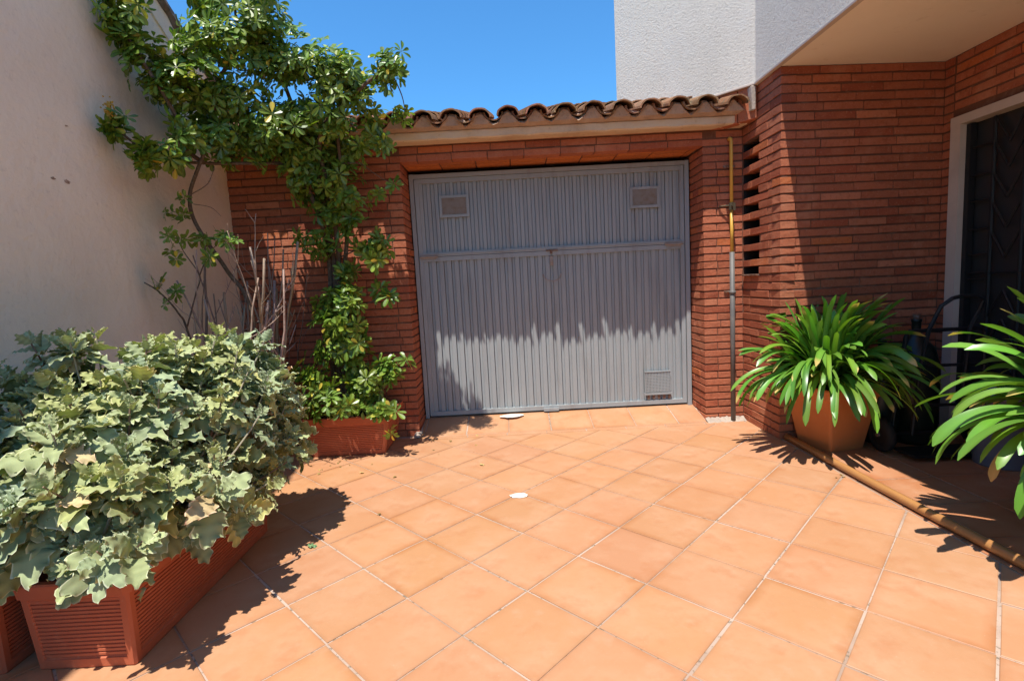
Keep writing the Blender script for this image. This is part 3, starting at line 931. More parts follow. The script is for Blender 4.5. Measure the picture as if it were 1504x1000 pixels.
# ================================================================ leaves
def inst(T, C, pos, axis, normal, scale, colmul):
    """place template (n,3) at many poses; x across, y along, z normal"""
    pos = np.asarray(pos); n = len(pos)
    Y = axis / np.linalg.norm(axis, axis=1, keepdims=True)
    X = np.cross(Y, normal); X /= np.linalg.norm(X, axis=1, keepdims=True) + 1e-9
    Z = np.cross(X, Y)
    s = np.asarray(scale).reshape(n, 1, 1)
    V = (T[None, :, 0:1] * X[:, None, :] + T[None, :, 1:2] * Y[:, None, :] + T[None, :, 2:3] * Z[:, None, :]) * s + pos[:, None, :]
    CC = C[None] * np.asarray(colmul)[:, None, :]
    return V.reshape(-1, 3), CC.reshape(-1, 3)


def add_inst(mb, T, F, C, pos, axis, normal, scale, colmul, mi=0):
    if len(pos) == 0: return
    V, CC = inst(T, C, pos, np.asarray(axis), np.asarray(normal), scale, colmul)
    k = len(T)
    FF = (np.asarray(F)[None] + (np.arange(len(pos)) * k)[:, None, None]).reshape(-1, 4)
    mb.add(V, FF, CC, mi)


def felt_leaf(seed):
    r = np.random.default_rng(seed)
    nt_, nx = 20, 7
    us = np.array([-1, -0.86, -0.45, 0, 0.45, 0.86, 1.0])
    T = []; C = []
    ph = r.uniform(0, 1); lob = r.uniform(3.2, 4.3); droop = r.uniform(0.05, 0.6); cup = r.uniform(-0.25, 0.55)
    wmax = r.uniform(0.28, 0.40); wav = r.uniform(0.04, 0.09)
    phl, phr = r.uniform(0, 1, 2) * 0.3
    for i in range(nt_):
        t = i / (nt_ - 1)
        base = wmax * (math.sin(math.pi * min(1, t ** 0.72 * 0.985 + 0.012)) ** 0.75)
        for u in us:
            q = (t * lob + (phl if u < 0 else phr)) % 1.0
            tooth = (1 - abs(2 * q - 1) ** 1.3)
            edge = abs(u) ** 2.5
            q2 = (t * lob * 2.6 + ph) % 1.0
            wd = base * (1 + edge * (0.42 * tooth - 0.24 + 0.07 * (1 - abs(2 * q2 - 1))) * (1 if t < 0.93 else 0.3))
            x = u * wd
            y = t + edge * base * 0.30 * (tooth - 0.3)
            z = -droop * t * t + cup * (x / wmax) ** 2 * wmax + edge * wav * math.sin(t * lob * 2 * math.pi + u * 2) + 0.015 * math.cos(u * 9 + t * 20) * (1 - edge)
            z += 0.02 * abs(u) ** 0.5 * 0.6
            T.append((x, y, z))
            rim = 1.0 if abs(u) > 0.95 or i == nt_ - 1 else 0.0
            vein = 1.0 if u == 0 else 0.0
            c = np.array([0.31, 0.36, 0.20]) * (1 - rim) + np.array([0.64, 0.66, 0.48]) * rim
            c = c * (1 + 0.18 * vein) * (1 + 0.10 * math.cos(t * lob * 2 * math.pi))
            C.append(c)
    F = [(i * nx + k, i * nx + k + 1, (i + 1) * nx + k + 1, (i + 1) * nx + k) for i in range(nt_ - 1) for k in range(nx - 1)]
    return np.array(T), np.array(F), np.array(C)


FELT = [felt_leaf(s) for s in range(9)]


def unit(a):
    return a / (np.linalg.norm(a, axis=-1, keepdims=True) + 1e-9)


def felt_shrub(name, label, blobs, roots, nshoots, lobound=None):
    """blobs: (x,y,z,rx,ry,rz,weight); shoots start at the roots and end on the blobs' skin"""
    root = thing(name, roots[0], label, 'shrub', 'felted grey-green shrubs')
    lv, st = MB(), MB()
    wts = np.array([b[6] for b in blobs]); wts = wts / wts.sum()
    buckets = {k: [[], [], [], [], []] for k in range(len(FELT))}
    tips = []
    for s in range(nshoots):
        for attempt in range(25):
            b = blobs[rng.choice(len(blobs), p=wts)]
            d = unit(rng.normal(0, 1, 3)); d[2] = d[2] if rng.random() < 0.35 else abs(d[2])
            rr = rng.uniform(0.65, 1.26) if rng.random() < 0.88 else rng.uniform(0.2, 0.7)
            tip = np.array(b[:3]) + d * np.array(b[3:6]) * rr
            if all(np.linalg.norm(tip - q) > 0.086 for q in tips): break
        else:
            continue
        tips.append(tip)
        if tip[0] < XL + 0.05: tip[0] = XL + 0.05 + rng.uniform(0, 0.05)
        tip[2] = max(tip[2], 0.10)
        rt = np.array(roots[rng.integers(len(roots))]) + rng.normal(0, 0.03, 3) * np.array([1, 3, 0])
        mid = (rt + tip) / 2 + np.array([(tip[0] - rt[0]) * 0.25, (tip[1] - rt[1]) * 0.25, 0.03])
        if tip[2] < 0.36:       # hanging over the rim
            mid[2] = max(mid[2], 0.40)
        pts = [rt * (1 - t) ** 2 + 2 * mid * t * (1 - t) + tip * t * t for t in np.linspace(0, 1, 7)]
        c = np.array([0.30, 0.27, 0.19]) if rng.random() < 0.6 else np.array([0.20, 0.13, 0.09])
        st.tube(pts, list(np.linspace(0.0065, 0.003, 7)), 5, col=c)
        axis = unit(pts[-1] - pts[-2]); out = unit(d * 0.6 + axis * 0.5 + np.array([0, 0, 0.55]))
        pairs = rng.integers(4, 6)
        a0 = rng.uniform(0, 2 * math.pi)
        e1 = unit(np.cross(out, [0.3, 0.2, 0.9])); e2 = np.cross(out, e1)
        young = rng.random() < 0.35
        hue = rng.uniform(0, 1)
        for p in range(pairs + 1):
            nl = 2 if p < pairs else 3
            back = (p / pairs)
            for k in range(nl):
                a = a0 + p * math.pi / 2 + k * 2 * math.pi / nl + rng.normal(0, 0.22)
                rad = e1 * math.cos(a) + e2 * math.sin(a)
                open_ = 0.12 + 1.25 * back ** 1.3 + rng.normal(0, 0.15)
                ax = unit(out * math.cos(open_) + rad * math.sin(open_))
                nm = unit(out * math.sin(open_) - rad * math.cos(open_) + rng.normal(0, 0.30, 3))
                sz = (0.032 + 0.094 * back ** 0.9) * rng.uniform(0.75, 1.3)
                if young: sz *= 0.75
                pos = tip - out * (0.0 + 0.10 * back) + rad * 0.012
                kx = int(rng.integers(len(FELT)))
                # light blue-green to yellow-green; a few old leaves pinkish or ochre
                q = rng.random()
                if q < 0.05 and back > 0.6: cm = np.array([1.75, 1.15, 1.1])
                elif q < 0.12 and back > 0.5: cm = np.array([1.5, 1.25, 0.85])
                else: cm = np.array([0.92 + 0.26 * hue, 0.97 + 0.10 * hue, 1.05 - 0.30 * hue]) * rng.uniform(0.82, 1.15)
                B = buckets[kx]; B[0].append(pos); B[1].append(ax); B[2].append(nm); B[3].append(sz); B[4].append(cm)
    for kx, B in buckets.items():
        T, F, C = FELT[kx]
        add_inst(lv, T, F, C, np.array(B[0]), np.array(B[1]), np.array(B[2]), B[3], np.array(B[4]))
    st.build('stems', 'stem', root)
    lv.build('foliage', 'felt', root, smooth=True)
    return root


# big shrub in the near planter
A_ = lambda u, v, y: tuple(at(u, v, y))
felt_shrub('shrub', 'large grey-green felted shrub spilling over the long ribbed terracotta planter',
           [(*A_(330, 600, 2.40), 0.30, 0.30, 0.27, 3.4), (*A_(190, 620, 2.05), 0.26, 0.26, 0.24, 2.2), (*A_(378, 640, 2.48), 0.21, 0.28, 0.24, 2.0),
            (*A_(105, 500, 2.0), 0.12, 0.10, 0.05, 0.35), (*A_(215, 520, 2.1), 0.08, 0.1, 0.06, 0.25), (*A_(340, 500, 2.5), 0.14, 0.14, 0.05, 0.4), (*A_(130, 560, 1.9), 0.16, 0.14, 0.07, 0.5), (*A_(250, 545, 2.25), 0.20, 0.2, 0.14, 0.9), (*A_(230, 720, 1.85), 0.24, 0.2, 0.17, 1.8), (*A_(340, 720, 2.15), 0.16, 0.25, 0.12, 1.2),
            (*A_(110, 730, 1.62), 0.20, 0.16, 0.17, 1.4), (*A_(140, 800, 1.52), 0.14, 0.10, 0.07, 0.55), (*A_(90, 660, 1.7), 0.2, 0.2, 0.15, 1.0)],
           [(-1.46, 1.75, 0.26), (-1.46, 1.95, 0.26), (-1.46, 2.15, 0.26), (-1.46, 2.35, 0.26)], 285)
felt_shrub('shrub', 'grey-green felted shrub at the left edge in the shaded planter against the plaster wall',
           [(*A_(20, 640, 1.70), 0.16, 0.20, 0.18, 1.2), (*A_(10, 760, 1.55), 0.14, 0.14, 0.14, 1.0), (*A_(30, 560, 1.9), 0.12, 0.25, 0.05, 0.5), (-1.9, 2.3, 0.55, 0.18, 0.3, 0.2, 1.0)],
           [(-1.9, 1.75, 0.25), (-1.9, 2.05, 0.25), (-1.9, 2.3, 0.25)], 62)


# ---------------------------------------------------------------- umbrella tree
def rosette(seed):
    r = np.random.default_rng(seed)
    n = int(r.integers(6, 9)); T, F, C = [], [], []
    droop = r.uniform(-0.1, 0.45)
    for k in range(n):
        a = 2 * math.pi * k / n + r.normal(0, 0.12)
        L = r.uniform(0.78, 1.05) * (0.8 if abs(((k / n) - 0.5)) > 0.35 else 1.0); W = L * r.uniform(0.16, 0.20)
        d = np.array([math.cos(a), math.sin(a)]); p = np.array([-d[1], d[0]])
        el = r.uniform(-0.05, 0.35); tw = r.normal(0, 0.25)
        b = len(T)
        col = np.array([0.12, 0.20, 0.03]) * r.uniform(0.75, 1.3)
        yel = r.random() < 0.025
        if yel: col = np.array([0.40, 0.36, 0.06])
        for i, t in enumerate((0.16, 0.36, 0.58, 0.80, 0.93, 1.0)):
            w = (0.10, 0.55, 0.95, 1.0, 0.70, 0.12)[i] * W
            for u in (-1, 0, 1):
                rr = t * L
                z = el * t * L - droop * (t * L) ** 2 + abs(u) * w * 0.35 + u * w * tw
                q = d * rr + p * u * w
                T.append((q[0], q[1], z)); C.append(col * (1.35 if u == 0 else 1.0))
        for i in range(5):
            for c in (0, 1):
                o = b + i * 3 + c; F.append((o, o + 1, o + 4, o + 3))
        b = len(T)      # petiolule
        for i, t in enumerate((0.0, 0.17)):
            for u in (-1, 1):
                T.append((d[0] * t * L + p[0] * u * 0.012, d[1] * t * L + p[1] * u * 0.012, el * t * L)); C.append(np.array([0.14, 0.20, 0.05]))
        F.append((b, b + 1, b + 3, b + 2))
    return np.array(T), np.array(F), np.array(C)


ROS = [rosette(100 + s) for s in range(14)]


def add_rosettes(mb, pts, nrm, size, cm):
    pts, nrm, size, cm = np.array(pts), unit(np.array(nrm)), np.array(size), np.array(cm)
    pick = rng.integers(0, len(ROS), len(pts))
    for k in range(len(ROS)):
        s = np.where(pick == k)[0]
        if len(s) == 0: continue
        ax = unit(np.cross(nrm[s], unit(rng.normal(0, 1, (len(s), 3)))))
        T, F, C = ROS[k]
        add_inst(mb, T, F, C, pts[s], ax, nrm[s], size[s], cm[s])


tree = thing('umbrella_tree', (-1.28, 3.85, 0.2), 'tall umbrella tree with glossy fingered leaves climbing from the wall planter over the eave', 'tree')
tk = MB(); fo = MB()
bark = (0.105, 0.07, 0.045)
def limb(pts, r0, r1, col=bark, seg=7, steps=5, mbx=None):
    P = [Vector(p) for p in pts]; out = []
    for i in range(len(P) - 1):
        p0, p1, p2, p3 = P[max(i - 1, 0)], P[i], P[i + 1], P[min(i + 2, len(P) - 1)]
        for s in range(steps):
            t = s / steps
            out.append(0.5 * ((2 * p1) + (p2 - p0) * t + (2 * p0 - 5 * p1 + 4 * p2 - p3) * t * t + (3 * p1 - p0 - 3 * p2 + p3) * t ** 3))
    out.append(P[-1]); n = len(out)
    (mbx or tk).tube(out, [r0 + (r1 - r0) * i / (n - 1) for i in range(n)], seg, col=col)
    return out
trunks = []
for (pl) in (
    [(-1.30, 3.85, 0.2), A_(492, 500, 3.85), A_(492, 400, 3.82), A_(478, 310, 3.75), A_(455, 220, 3.62), A_(420, 130, 3.5), A_(400, 60, 3.4)],
    [(-1.22, 3.84, 0.2), A_(503, 500, 3.84), A_(505, 410, 3.8), A_(510, 330, 3.78), A_(500, 240, 3.66), A_(490, 150, 3.5)],
    [(-1.36, 3.86, 0.2), A_(485, 500, 3.86), A_(485, 400, 3.83), A_(470, 320, 3.74), A_(430, 240, 3.6), A_(370, 190, 3.45), A_(320, 120, 3.3), A_(300, 40, 3.25)],
    [(-1.27, 3.83, 0.2), A_(497, 480, 3.82), A_(498, 390, 3.8), A_(488, 300, 3.7), A_(470, 200, 3.5), A_(530, 130, 3.4), A_(572, 100, 3.4)],
): trunks.append(limb(pl, 0.022, 0.010))
for pl, r in (
    ([A_(430, 240, 3.6), A_(380, 240, 3.45), A_(300, 240, 3.3), A_(240, 232, 3.0), A_(190, 205, 2.85), A_(165, 180, 2.8)], 0.012),
    ([A_(300, 240, 3.3), A_(268, 215, 3.2), A_(262, 180, 3.1), A_(235, 130, 3.0), A_(190, 60, 2.95), A_(160, 0, 2.95), A_(150, -60, 2.95)], 0.014),
    ([A_(320, 120, 3.3), A_(350, 60, 3.3), A_(345, 10, 3.3), A_(350, -50, 3.3)], 0.012),
    ([A_(420, 130, 3.5), A_(395, 70, 3.4), A_(380, 20, 3.4)], 0.010),
    ([A_(370, 190, 3.45), A_(300, 150, 3.3), A_(250, 100, 3.15)], 0.010),
    ([A_(495, 380, 3.8), A_(540, 360, 3.72), A_(565, 350, 3.7)], 0.006), ([A_(495, 470, 3.8), A_(540, 445, 3.75), A_(575, 438, 3.7)], 0.006),
    ([A_(485, 380, 3.8), A_(455, 350, 3.72)], 0.006), ([A_(505, 600, 3.8), A_(550, 580, 3.75), A_(590, 545, 3.75)], 0.007),
    ([A_(530, 240, 3.6), A_(560, 262, 3.65), A_(584, 272, 3.7)], 0.003), ([A_(500, 240, 3.66), A_(530, 240, 3.6)], 0.006),
    ([A_(572, 100, 3.4), A_(590, 140, 3.5), A_(595, 165, 3.55)], 0.005),
): limb(pl, r, r * 0.45)

def fill(blobs, upness=0.55, size=(0.075, 0.105), jitter=0.55, tw=0.0):
    P_, N_, S_, CM = [], [], [], []
    for (u, v, y, ru, rv, ry, n) in blobs:
        c = np.array(at(u, v, y)); sx = ru / FPX * y; sz = rv / FPX * y
        cl = max(3, n // 6)
        cents = [c + unit(rng.normal(0, 1, 3)) * np.array([sx, ry, sz]) * rng.uniform(0.35, 0.95) for _ in range(cl)]
        for i in range(n):
            q = cents[rng.integers(cl)]
            p = q + rng.normal(0, 1, 3) * np.array([sx, ry, sz]) * 0.20
            d = unit(p - c)
            if p[0] < XL + 0.06: p[0] = XL + 0.06 + rng.uniform(0, 0.06)
            if p[1] > YW - 0.05 and p[2] < 2.45: p[1] = YW - 0.05 - rng.uniform(0, 0.05)
            if p[2] > 2.25 and p[2] < 2.48 and p[1] > 3.78: p[1] = 3.74
            nm = unit(d * 0.7 + np.array([-0.1, -0.35, upness]) + rng.normal(0, jitter * 0.6, 3))
            P_.append(p); N_.append(nm); S_.append(rng.uniform(*size))
            g = rng.uniform(0, 1)
            cm = np.array([0.75 + 0.75 * g, 0.85 + 0.35 * g, 0.9 + 0.1 * g]) * rng.uniform(0.75, 1.2)
            if rng.random() < 0.012: cm = np.array([2.6, 1.6, 1.0])
            CM.append(cm)
    return P_, N_, S_, CM
# (photo u, v, depth, radius u, radius v, radius depth, count)
blobs = [(330, 55, 3.3, 62, 50, 0.22, 120), (300, -10, 3.3, 50, 40, 0.2, 60), (375, 20, 3.35, 45, 45, 0.2, 80), (390, 90, 3.4, 45, 35, 0.18, 60),
         (280, 120, 3.2, 60, 40, 0.2, 95), (345, 150, 3.4, 62, 40, 0.22, 95), (445, 85, 3.4, 40, 30, 0.16, 50), (430, 130, 3.45, 55, 45, 0.2, 90), (430, 200, 3.68, 75, 40, 0.08, 110), (360, 215, 3.62, 60, 30, 0.10, 80), (500, 215, 3.70, 50, 36, 0.06, 70), (300, 190, 3.5, 50, 35, 0.14, 60), (490, 110, 3.4, 55, 50, 0.2, 110),
         (520, 150, 3.5, 45, 45, 0.16, 75), (460, 190, 3.5, 62, 40, 0.18, 95), (395, 195, 3.45, 65, 38, 0.2, 95), (572, 100, 3.4, 30, 32, 0.10, 34), (545, 190, 3.6, 30, 35, 0.10, 34),
         (320, 205, 3.35, 50, 38, 0.16, 55), (240, 140, 3.05, 30, 55, 0.12, 52), (215, 90, 3.0, 32, 40, 0.12, 45), (180, 30, 2.95, 38, 40, 0.12, 48), (190, -40, 2.95, 40, 40, 0.14, 35), (480, 250, 3.62, 52, 35, 0.12, 58),
         (440, 215, 3.55, 60, 30, 0.12, 50), (590, 168, 3.6, 14, 12, 0.05, 8), (420, 255, 3.6, 28, 26, 0.1, 14), (270, 190, 3.1, 28, 28, 0.1, 22)]
blobs = [(*b[:6], int(b[6] * 1.05)) for b in blobs]
P_, N_, S_, CM = fill(blobs, size=(0.058, 0.092))
b2 = [(168, 182, 2.8, 30, 26, 0.08, 16), (198, 212, 2.82, 38, 22, 0.08, 18), (245, 232, 2.95, 38, 18, 0.08, 13), (228, 250, 2.95, 22, 12, 0.05, 5), (268, 240, 3.05, 22, 12, 0.05, 5),
      (500, 285, 3.68, 48, 26, 0.08, 44), (485, 320, 3.72, 34, 18, 0.07, 20), (450, 280, 3.72, 26, 22, 0.07, 14), (530, 345, 3.68, 38, 24, 0.08, 36), (545, 370, 3.68, 28, 18, 0.07, 13), (462, 352, 3.70, 26, 14, 0.06, 11), (500, 372, 3.75, 40, 14, 0.07, 10),
      (572, 438, 3.7, 10, 8, 0.03, 4), (584, 271, 3.72, 8, 8, 0.02, 2), (555, 290, 3.8, 14, 10, 0.04, 4), (490, 440, 3.66, 34, 24, 0.10, 34), (502, 470, 3.64, 42, 28, 0.10, 50), (497, 515, 3.66, 44, 30, 0.10, 54), (535, 500, 3.72, 22, 26, 0.06, 14), (478, 560, 3.62, 42, 30, 0.10, 44), (480, 450, 3.70, 26, 26, 0.06, 18), (525, 545, 3.70, 30, 26, 0.07, 22),
      (530, 575, 3.64, 38, 26, 0.10, 36), (580, 545, 3.72, 24, 22, 0.06, 26), (480, 600, 3.54, 44, 18, 0.08, 32), (550, 603, 3.56, 34, 12, 0.07, 20), (500, 400, 3.74, 26, 20, 0.06, 12), (575, 635, 3.54, 8, 7, 0.02, 2), (560, 425, 3.78, 12, 10, 0.04, 3),
      (530, 540, 3.85, 30, 40, 0.06, 14)]
q_ = fill(b2, upness=0.35, size=(0.072, 0.10))
P_ += q_[0]; N_ += q_[1]; S_ += q_[2]; CM += q_[3]
add_rosettes(fo, P_, N_, S_, CM)
tk.build('trunk', 'stem', tree, smooth=True)
fo.build('crown', 'gloss', tree)
# yellow flower cluster on the lowest left branch
fl = MB()
for k in range(60):
    p = Vector(A_(160, 163, 2.78)) + Vector((random.gauss(0, 0.016), random.gauss(0, 0.012), random.gauss(0, 0.035)))
    fl.tube([p, p + Vector((0.004, 0, 0.004))], 0.0045, 5, col=(0.50, 0.30, 0.04))
fl.tube([A_(160, 150, 2.78), A_(160, 182, 2.78)], 0.010, 6, col=(0.45, 0.30, 0.06))
fl.build('flower_cluster', 'felt', tree)

# thin second plant: curved stem in front of the plaster wall
sap = thing('sapling', (-1.62, 3.2, 0.0), 'thin bare-stemmed sapling with a curved trunk and sparse leaves in front of the left wall', 'plant')
tk2, fo2 = MB(), MB()
limb([(-1.72, 3.3, 0), A_(372, 470, 3.3), A_(335, 400, 3.3), A_(300, 350, 3.3), A_(282, 315, 3.25), A_(279, 285, 3.22), A_(290, 250, 3.2), A_(300, 225, 3.2)], 0.014, 0.010, mbx=tk2)
limb([(-1.80, 3.1, 0), A_(280, 500, 3.1), A_(262, 460, 3.05), A_(235, 430, 3.0), A_(212, 415, 3.0)], 0.008, 0.003, mbx=tk2)
limb([A_(275, 480, 3.08), A_(288, 430, 3.1), A_(293, 405, 3.12), A_(270, 370, 3.1), A_(258, 345, 3.1)], 0.005, 0.002, mbx=tk2)
limb([A_(293, 405, 3.12), A_(305, 375, 3.15), A_(318, 360, 3.2)], 0.004, 0.002, mbx=tk2)
limb([A_(282, 285, 3.22), A_(305, 270, 3.25), A_(315, 245, 3.25)], 0.003, 0.002, mbx=tk2)
limb([A_(284, 300, 3.22), A_(310, 305, 3.3), A_(325, 318, 3.3)], 0.0025, 0.001, mbx=tk2)
q_ = fill([(262, 308, 3.2, 18, 14, 0.05, 6), (275, 292, 3.2, 16, 8, 0.04, 4), (262, 345, 3.08, 16, 14, 0.05, 6), (325, 352, 3.2, 34, 8, 0.06, 8), (290, 355, 3.15, 20, 8, 0.05, 5), (258, 375, 3.08, 16, 10, 0.05, 4), (215, 418, 3.0, 16, 10, 0.05, 4),
           (262, 425, 3.05, 10, 22, 0.04, 4), (247, 450, 3.03, 8, 8, 0.03, 1), (300, 380, 3.1, 14, 16, 0.04, 3)], upness=0.35, size=(0.045, 0.075))
add_rosettes(fo2, *q_)
tk2.build('trunk', 'stem', sap, smooth=True)
fo2.build('foliage', 'gloss', sap)

# dead cut-back shrub: bundle of grey stems
dead = thing('dead_shrub', (-1.6, 3.4, 0), 'bundle of bare grey cut-back stems standing behind the big shrub', 'shrub')
ds = MB()
def twig(p, d, L, r, depth=0, col=(0.3, 0.24, 0.19)):
    pts = [p]; n = 7
    d = unit(d)
    for i in range(n):
        d = unit(d + rng.normal(0, 0.08, 3) + np.array([0, 0, 0.05]))
        pts.append(pts[-1] + d * L / n)
    ds.tube(pts, list(np.linspace(r, r * (0.62 if depth == 0 else 0.4), n + 1)), 6, col=col)
    if depth < 2:
        for k in range(rng.integers(1, 4)):
            i = rng.integers(2, n)
            dd = unit(d + rng.normal(0, 0.55, 3) + np.array([0, 0, 0.1]))
            twig(pts[i], dd, L * rng.uniform(0.15, 0.38), r * 0.5, depth + 1, col)
def stemc():
    return np.array([0.34, 0.27, 0.22]) * rng.uniform(0.6, 1.35) * np.array([1, rng.uniform(0.85, 1.0), rng.uniform(0.75, 1.0)])
for (u, vtop, y, r) in ((322, 330, 3.3, 0.011), (335, 390, 3.3, 0.008), (352, 400, 3.25, 0.009), (360, 395, 3.2, 0.008), (372, 380, 3.35, 0.010), (345, 440, 3.2, 0.007), (300, 420, 3.3, 0.006), (318, 425, 3.3, 0.010),
                      (330, 420, 3.35, 0.012), (385, 360, 3.5, 0.012), (392, 345, 3.5, 0.009), (400, 340, 3.6, 0.014), (410, 350, 3.6, 0.012), (418, 370, 3.6, 0.010), (395, 400, 3.5, 0.016), (405, 410, 3.5, 0.015), (380, 430, 3.4, 0.013),
                      (312, 350, 3.25, 0.005), (305, 450, 3.2, 0.006), (365, 420, 3.3, 0.007), (390, 330, 3.65, 0.006), (402, 330, 3.7, 0.006), (425, 380, 3.75, 0.005), (340, 360, 3.35, 0.006), (440, 390, 3.8, 0.004), (450, 380, 3.85, 0.004)):
    top = np.array(at(u, vtop, y)); base = np.array([at(355 + (u - 355) * 0.75, 560, y).x, y + 0.02, 0.0])
    twig(base, top - base, np.linalg.norm(top - base) * 0.97, r, 0, stemc())
ds.build('stems', 'stem', dead, smooth=True)


# ================================================================ strap-leaved plants and pots
def strap_plant(cx, cy, cz, n, L0, name, label, seed, wide=1.0, clampx=None):
    r = np.random.default_rng(seed)
    t = thing(name, (cx, cy, cz), label, 'potted plant', 'strap-leaved clumps')
    mb = MB()
    ns = 18
    for k in range(n):
        a = r.uniform(0, 2 * math.pi)
        lift = r.uniform(0.25, 1.45)
        L = L0 * r.uniform(0.72, 1.15); W = r.uniform(0.012, 0.0195) * wide
        d = np.array([math.cos(a) * math.cos(lift), math.sin(a) * math.cos(lift), math.sin(lift)])
        p = np.array([cx, cy, cz]) + np.array([math.cos(a), math.sin(a), 0]) * r.uniform(0.0, 0.10) + np.array([r.normal(0, 0.03), r.normal(0, 0.03), r.uniform(0, 0.05)])
        bend = r.uniform(2.4, 5.2) * (0.75 if lift > 1.1 else 1.0)
        side = np.array([-math.sin(a), math.cos(a), 0]); tw = r.normal(0, 0.5)
        sway = r.normal(0, 0.35)
        V, C, F = [], [], []
        base = np.array([0.095, 0.225, 0.03]) * r.uniform(0.7, 1.25) * np.array([r.uniform(0.8, 1.35), 1, r.uniform(0.7, 1.2)])
        tip_y = r.random() < 0.2
        if r.random() < 0.018 and lift < 0.9: base = np.array([0.36, 0.25, 0.10]) * r.uniform(0.6, 1.1); bend *= 1.5
        step = L / ns
        for i in range(ns + 1):
            s = i / ns
            wdt = W * min(1, 0.55 + s * 2.0) * (1 if s < 0.84 else math.sqrt(max(0.0, 1 - ((s - 0.84) / 0.16) ** 2)) * 0.9 + 0.1)
            horiz = unit(np.array([d[0], d[1], 0.0]) + 1e-6)
            sd = np.cross(d, np.array([0, 0, 1.0])); ln = np.linalg.norm(sd)
            sd = -side if ln < 0.15 else sd / ln
            if np.dot(sd, -side) < 0: sd = -sd
            nn = np.cross(sd, d)
            ang = tw * s
            sdd = sd * math.cos(ang) + nn * math.sin(ang); nnn = nn * math.cos(ang) - sd * math.sin(ang)
            for u in (-1, 0, 1):
                V.append(p + sdd * u * wdt + nnn * (abs(u) * wdt * 0.38 * (1 - 0.5 * s)))
                c = base * (1.25 if u == 0 else 1.0) * (0.9 + 0.3 * s)
                if tip_y and s > 0.9: c = np.array([0.55, 0.42, 0.14])
                if s < 0.12: c = base * 0.4 + np.array([0.22, 0.26, 0.11]) * 0.6
                C.append(c)
            p = p + d * step
            if p[1] > IY - 0.04 and clampx: p[1] = IY - 0.04
            if clampx and p[0] < clampx and p[1] > 3.45: p[0] = clampx
            p[2] = max(p[2], 0.02)
            d = unit(d + np.array([0, 0, -1.0]) * bend * step / 1.0 * (0.35 + 1.3 * s) + side * sway * step)
        for i in range(ns):
            for c_i in (0, 1):
                o = i * 3 + c_i; F.append((o, o + 1, o + 4, o + 3))
        mb.add(V, np.array(F), C)
    mb.build('leaves', 'strap', t, smooth=True)
    return t


def square_pot(name, cx, cy, ang, b, tp, h, label):
    t = thing(name, (cx, cy, 0), label, 'plant pot', 'clay pots')
    mb = MB(); v = []; f = []
    lev = [(0, b, 0), (0.01, b + 0.004, 0), (h - 0.075, b + (tp - b) * 0.86, 0), (h - 0.07, b + (tp - b) * 0.86 + 0.012, 0), (h - 0.01, tp + 0.012, 0), (h, tp + 0.006, 0), (h, tp - 0.03, 0), (h - 0.07, tp - 0.05, 0)]
    for z, s, _ in lev:
        hs = s / 2; r = 0.018
        for ci, (sx, sy) in enumerate(((1, -1), (1, 1), (-1, 1), (-1, -1))):
            for k in range(5):
                a = -math.pi / 2 + ci * math.pi / 2 + k * math.pi / 8
                x = sx * (hs - r) + r * math.cos(a); y = sy * (hs - r) + r * math.sin(a)
                v.append((cx + x * math.cos(ang) - y * math.sin(ang), cy + x * math.sin(ang) + y * math.cos(ang), z))
    m = 20
    for i in range(len(lev) - 1):
        for k in range(m):
            f.append((i * m + k, i * m + (k + 1) % m, (i + 1) * m + (k + 1) % m, (i + 1) * m + k))
    mb.add(v, f); mb.build('vessel', 'pot', t)
    mb = MB(); mb.add(v[-m:], [tuple(range(m))]); mb.build('soil', 'soil', t)
    return t

square_pot('clay_pot', 2.11, 3.345, 0.24, 0.27, 0.40, 0.42, 'tapered orange clay pot standing by the brick corner right of the garage')
strap_plant(2.06, 3.30, 0.43, 430, 0.55, 'strap_leaf_plant', 'full green strap-leaved plant in the clay pot by the brick corner', 5, clampx=1.87)
square_pot('clay_pot', 2.29, 1.88, 0.1, 0.24, 0.32, 0.46, 'orange clay pot at the right edge on the porch floor under the nearer strap-leaved plant')
strap_plant(2.27, 1.87, 0.46, 260, 0.56, 'strap_leaf_plant', 'nearer strap-leaved plant at the right edge, leaning out over the pole', 12, wide=1.3)

# ================================================================ pole, hand truck, bucket, bottles
mb = MB()
mb.tube([(1.893, 3.475, 0.024), (1.893, 2.9, 0.0245), (1.900, 2.3, 0.024), (1.915, 1.7, 0.024), (1.94, 1.0, 0.024)], 0.0225, 18)
mark(mb.build('pole', 'pole', smooth=True), 'long varnished brown wooden pole lying on the tiles along the porch edge', 'pole')

ht = thing('hand_truck', (2.6, 3.1, 0), 'black tubular hand truck with a looped handle parked in the dark porch', 'hand truck')
mb = MB(); rr = 0.012
mb.tube([(2.36, 3.13, 0.10), (2.405, 3.13, 0.50), (2.43, 3.12, 0.74), (2.45, 3.12, 0.77), (2.88, 3.10, 0.77), (2.90, 3.10, 0.74), (2.90, 3.08, 0.10)], rr, 8)
mb.tube([(2.47, 3.10, 0.12), (2.50, 3.09, 0.55), (2.53, 3.07, 0.78), (2.58, 3.05, 0.92), (2.63, 3.03, 0.965), (2.68, 3.03, 0.975), (2.78, 3.03, 0.97), (2.82, 3.03, 0.95), (2.81, 3.05, 0.88), (2.78, 3.07, 0.78), (2.77, 3.09, 0.40), (2.77, 3.10, 0.12)], rr, 8)
for zz in (0.30, 0.55): mb.tube([(2.38, 3.12, zz), (2.90, 3.09, zz)], rr * 0.8, 8)
mb.box((2.36, 2.93, 0.03), (2.90, 3.10, 0.045))
mb.build('frame', 'iron', ht)
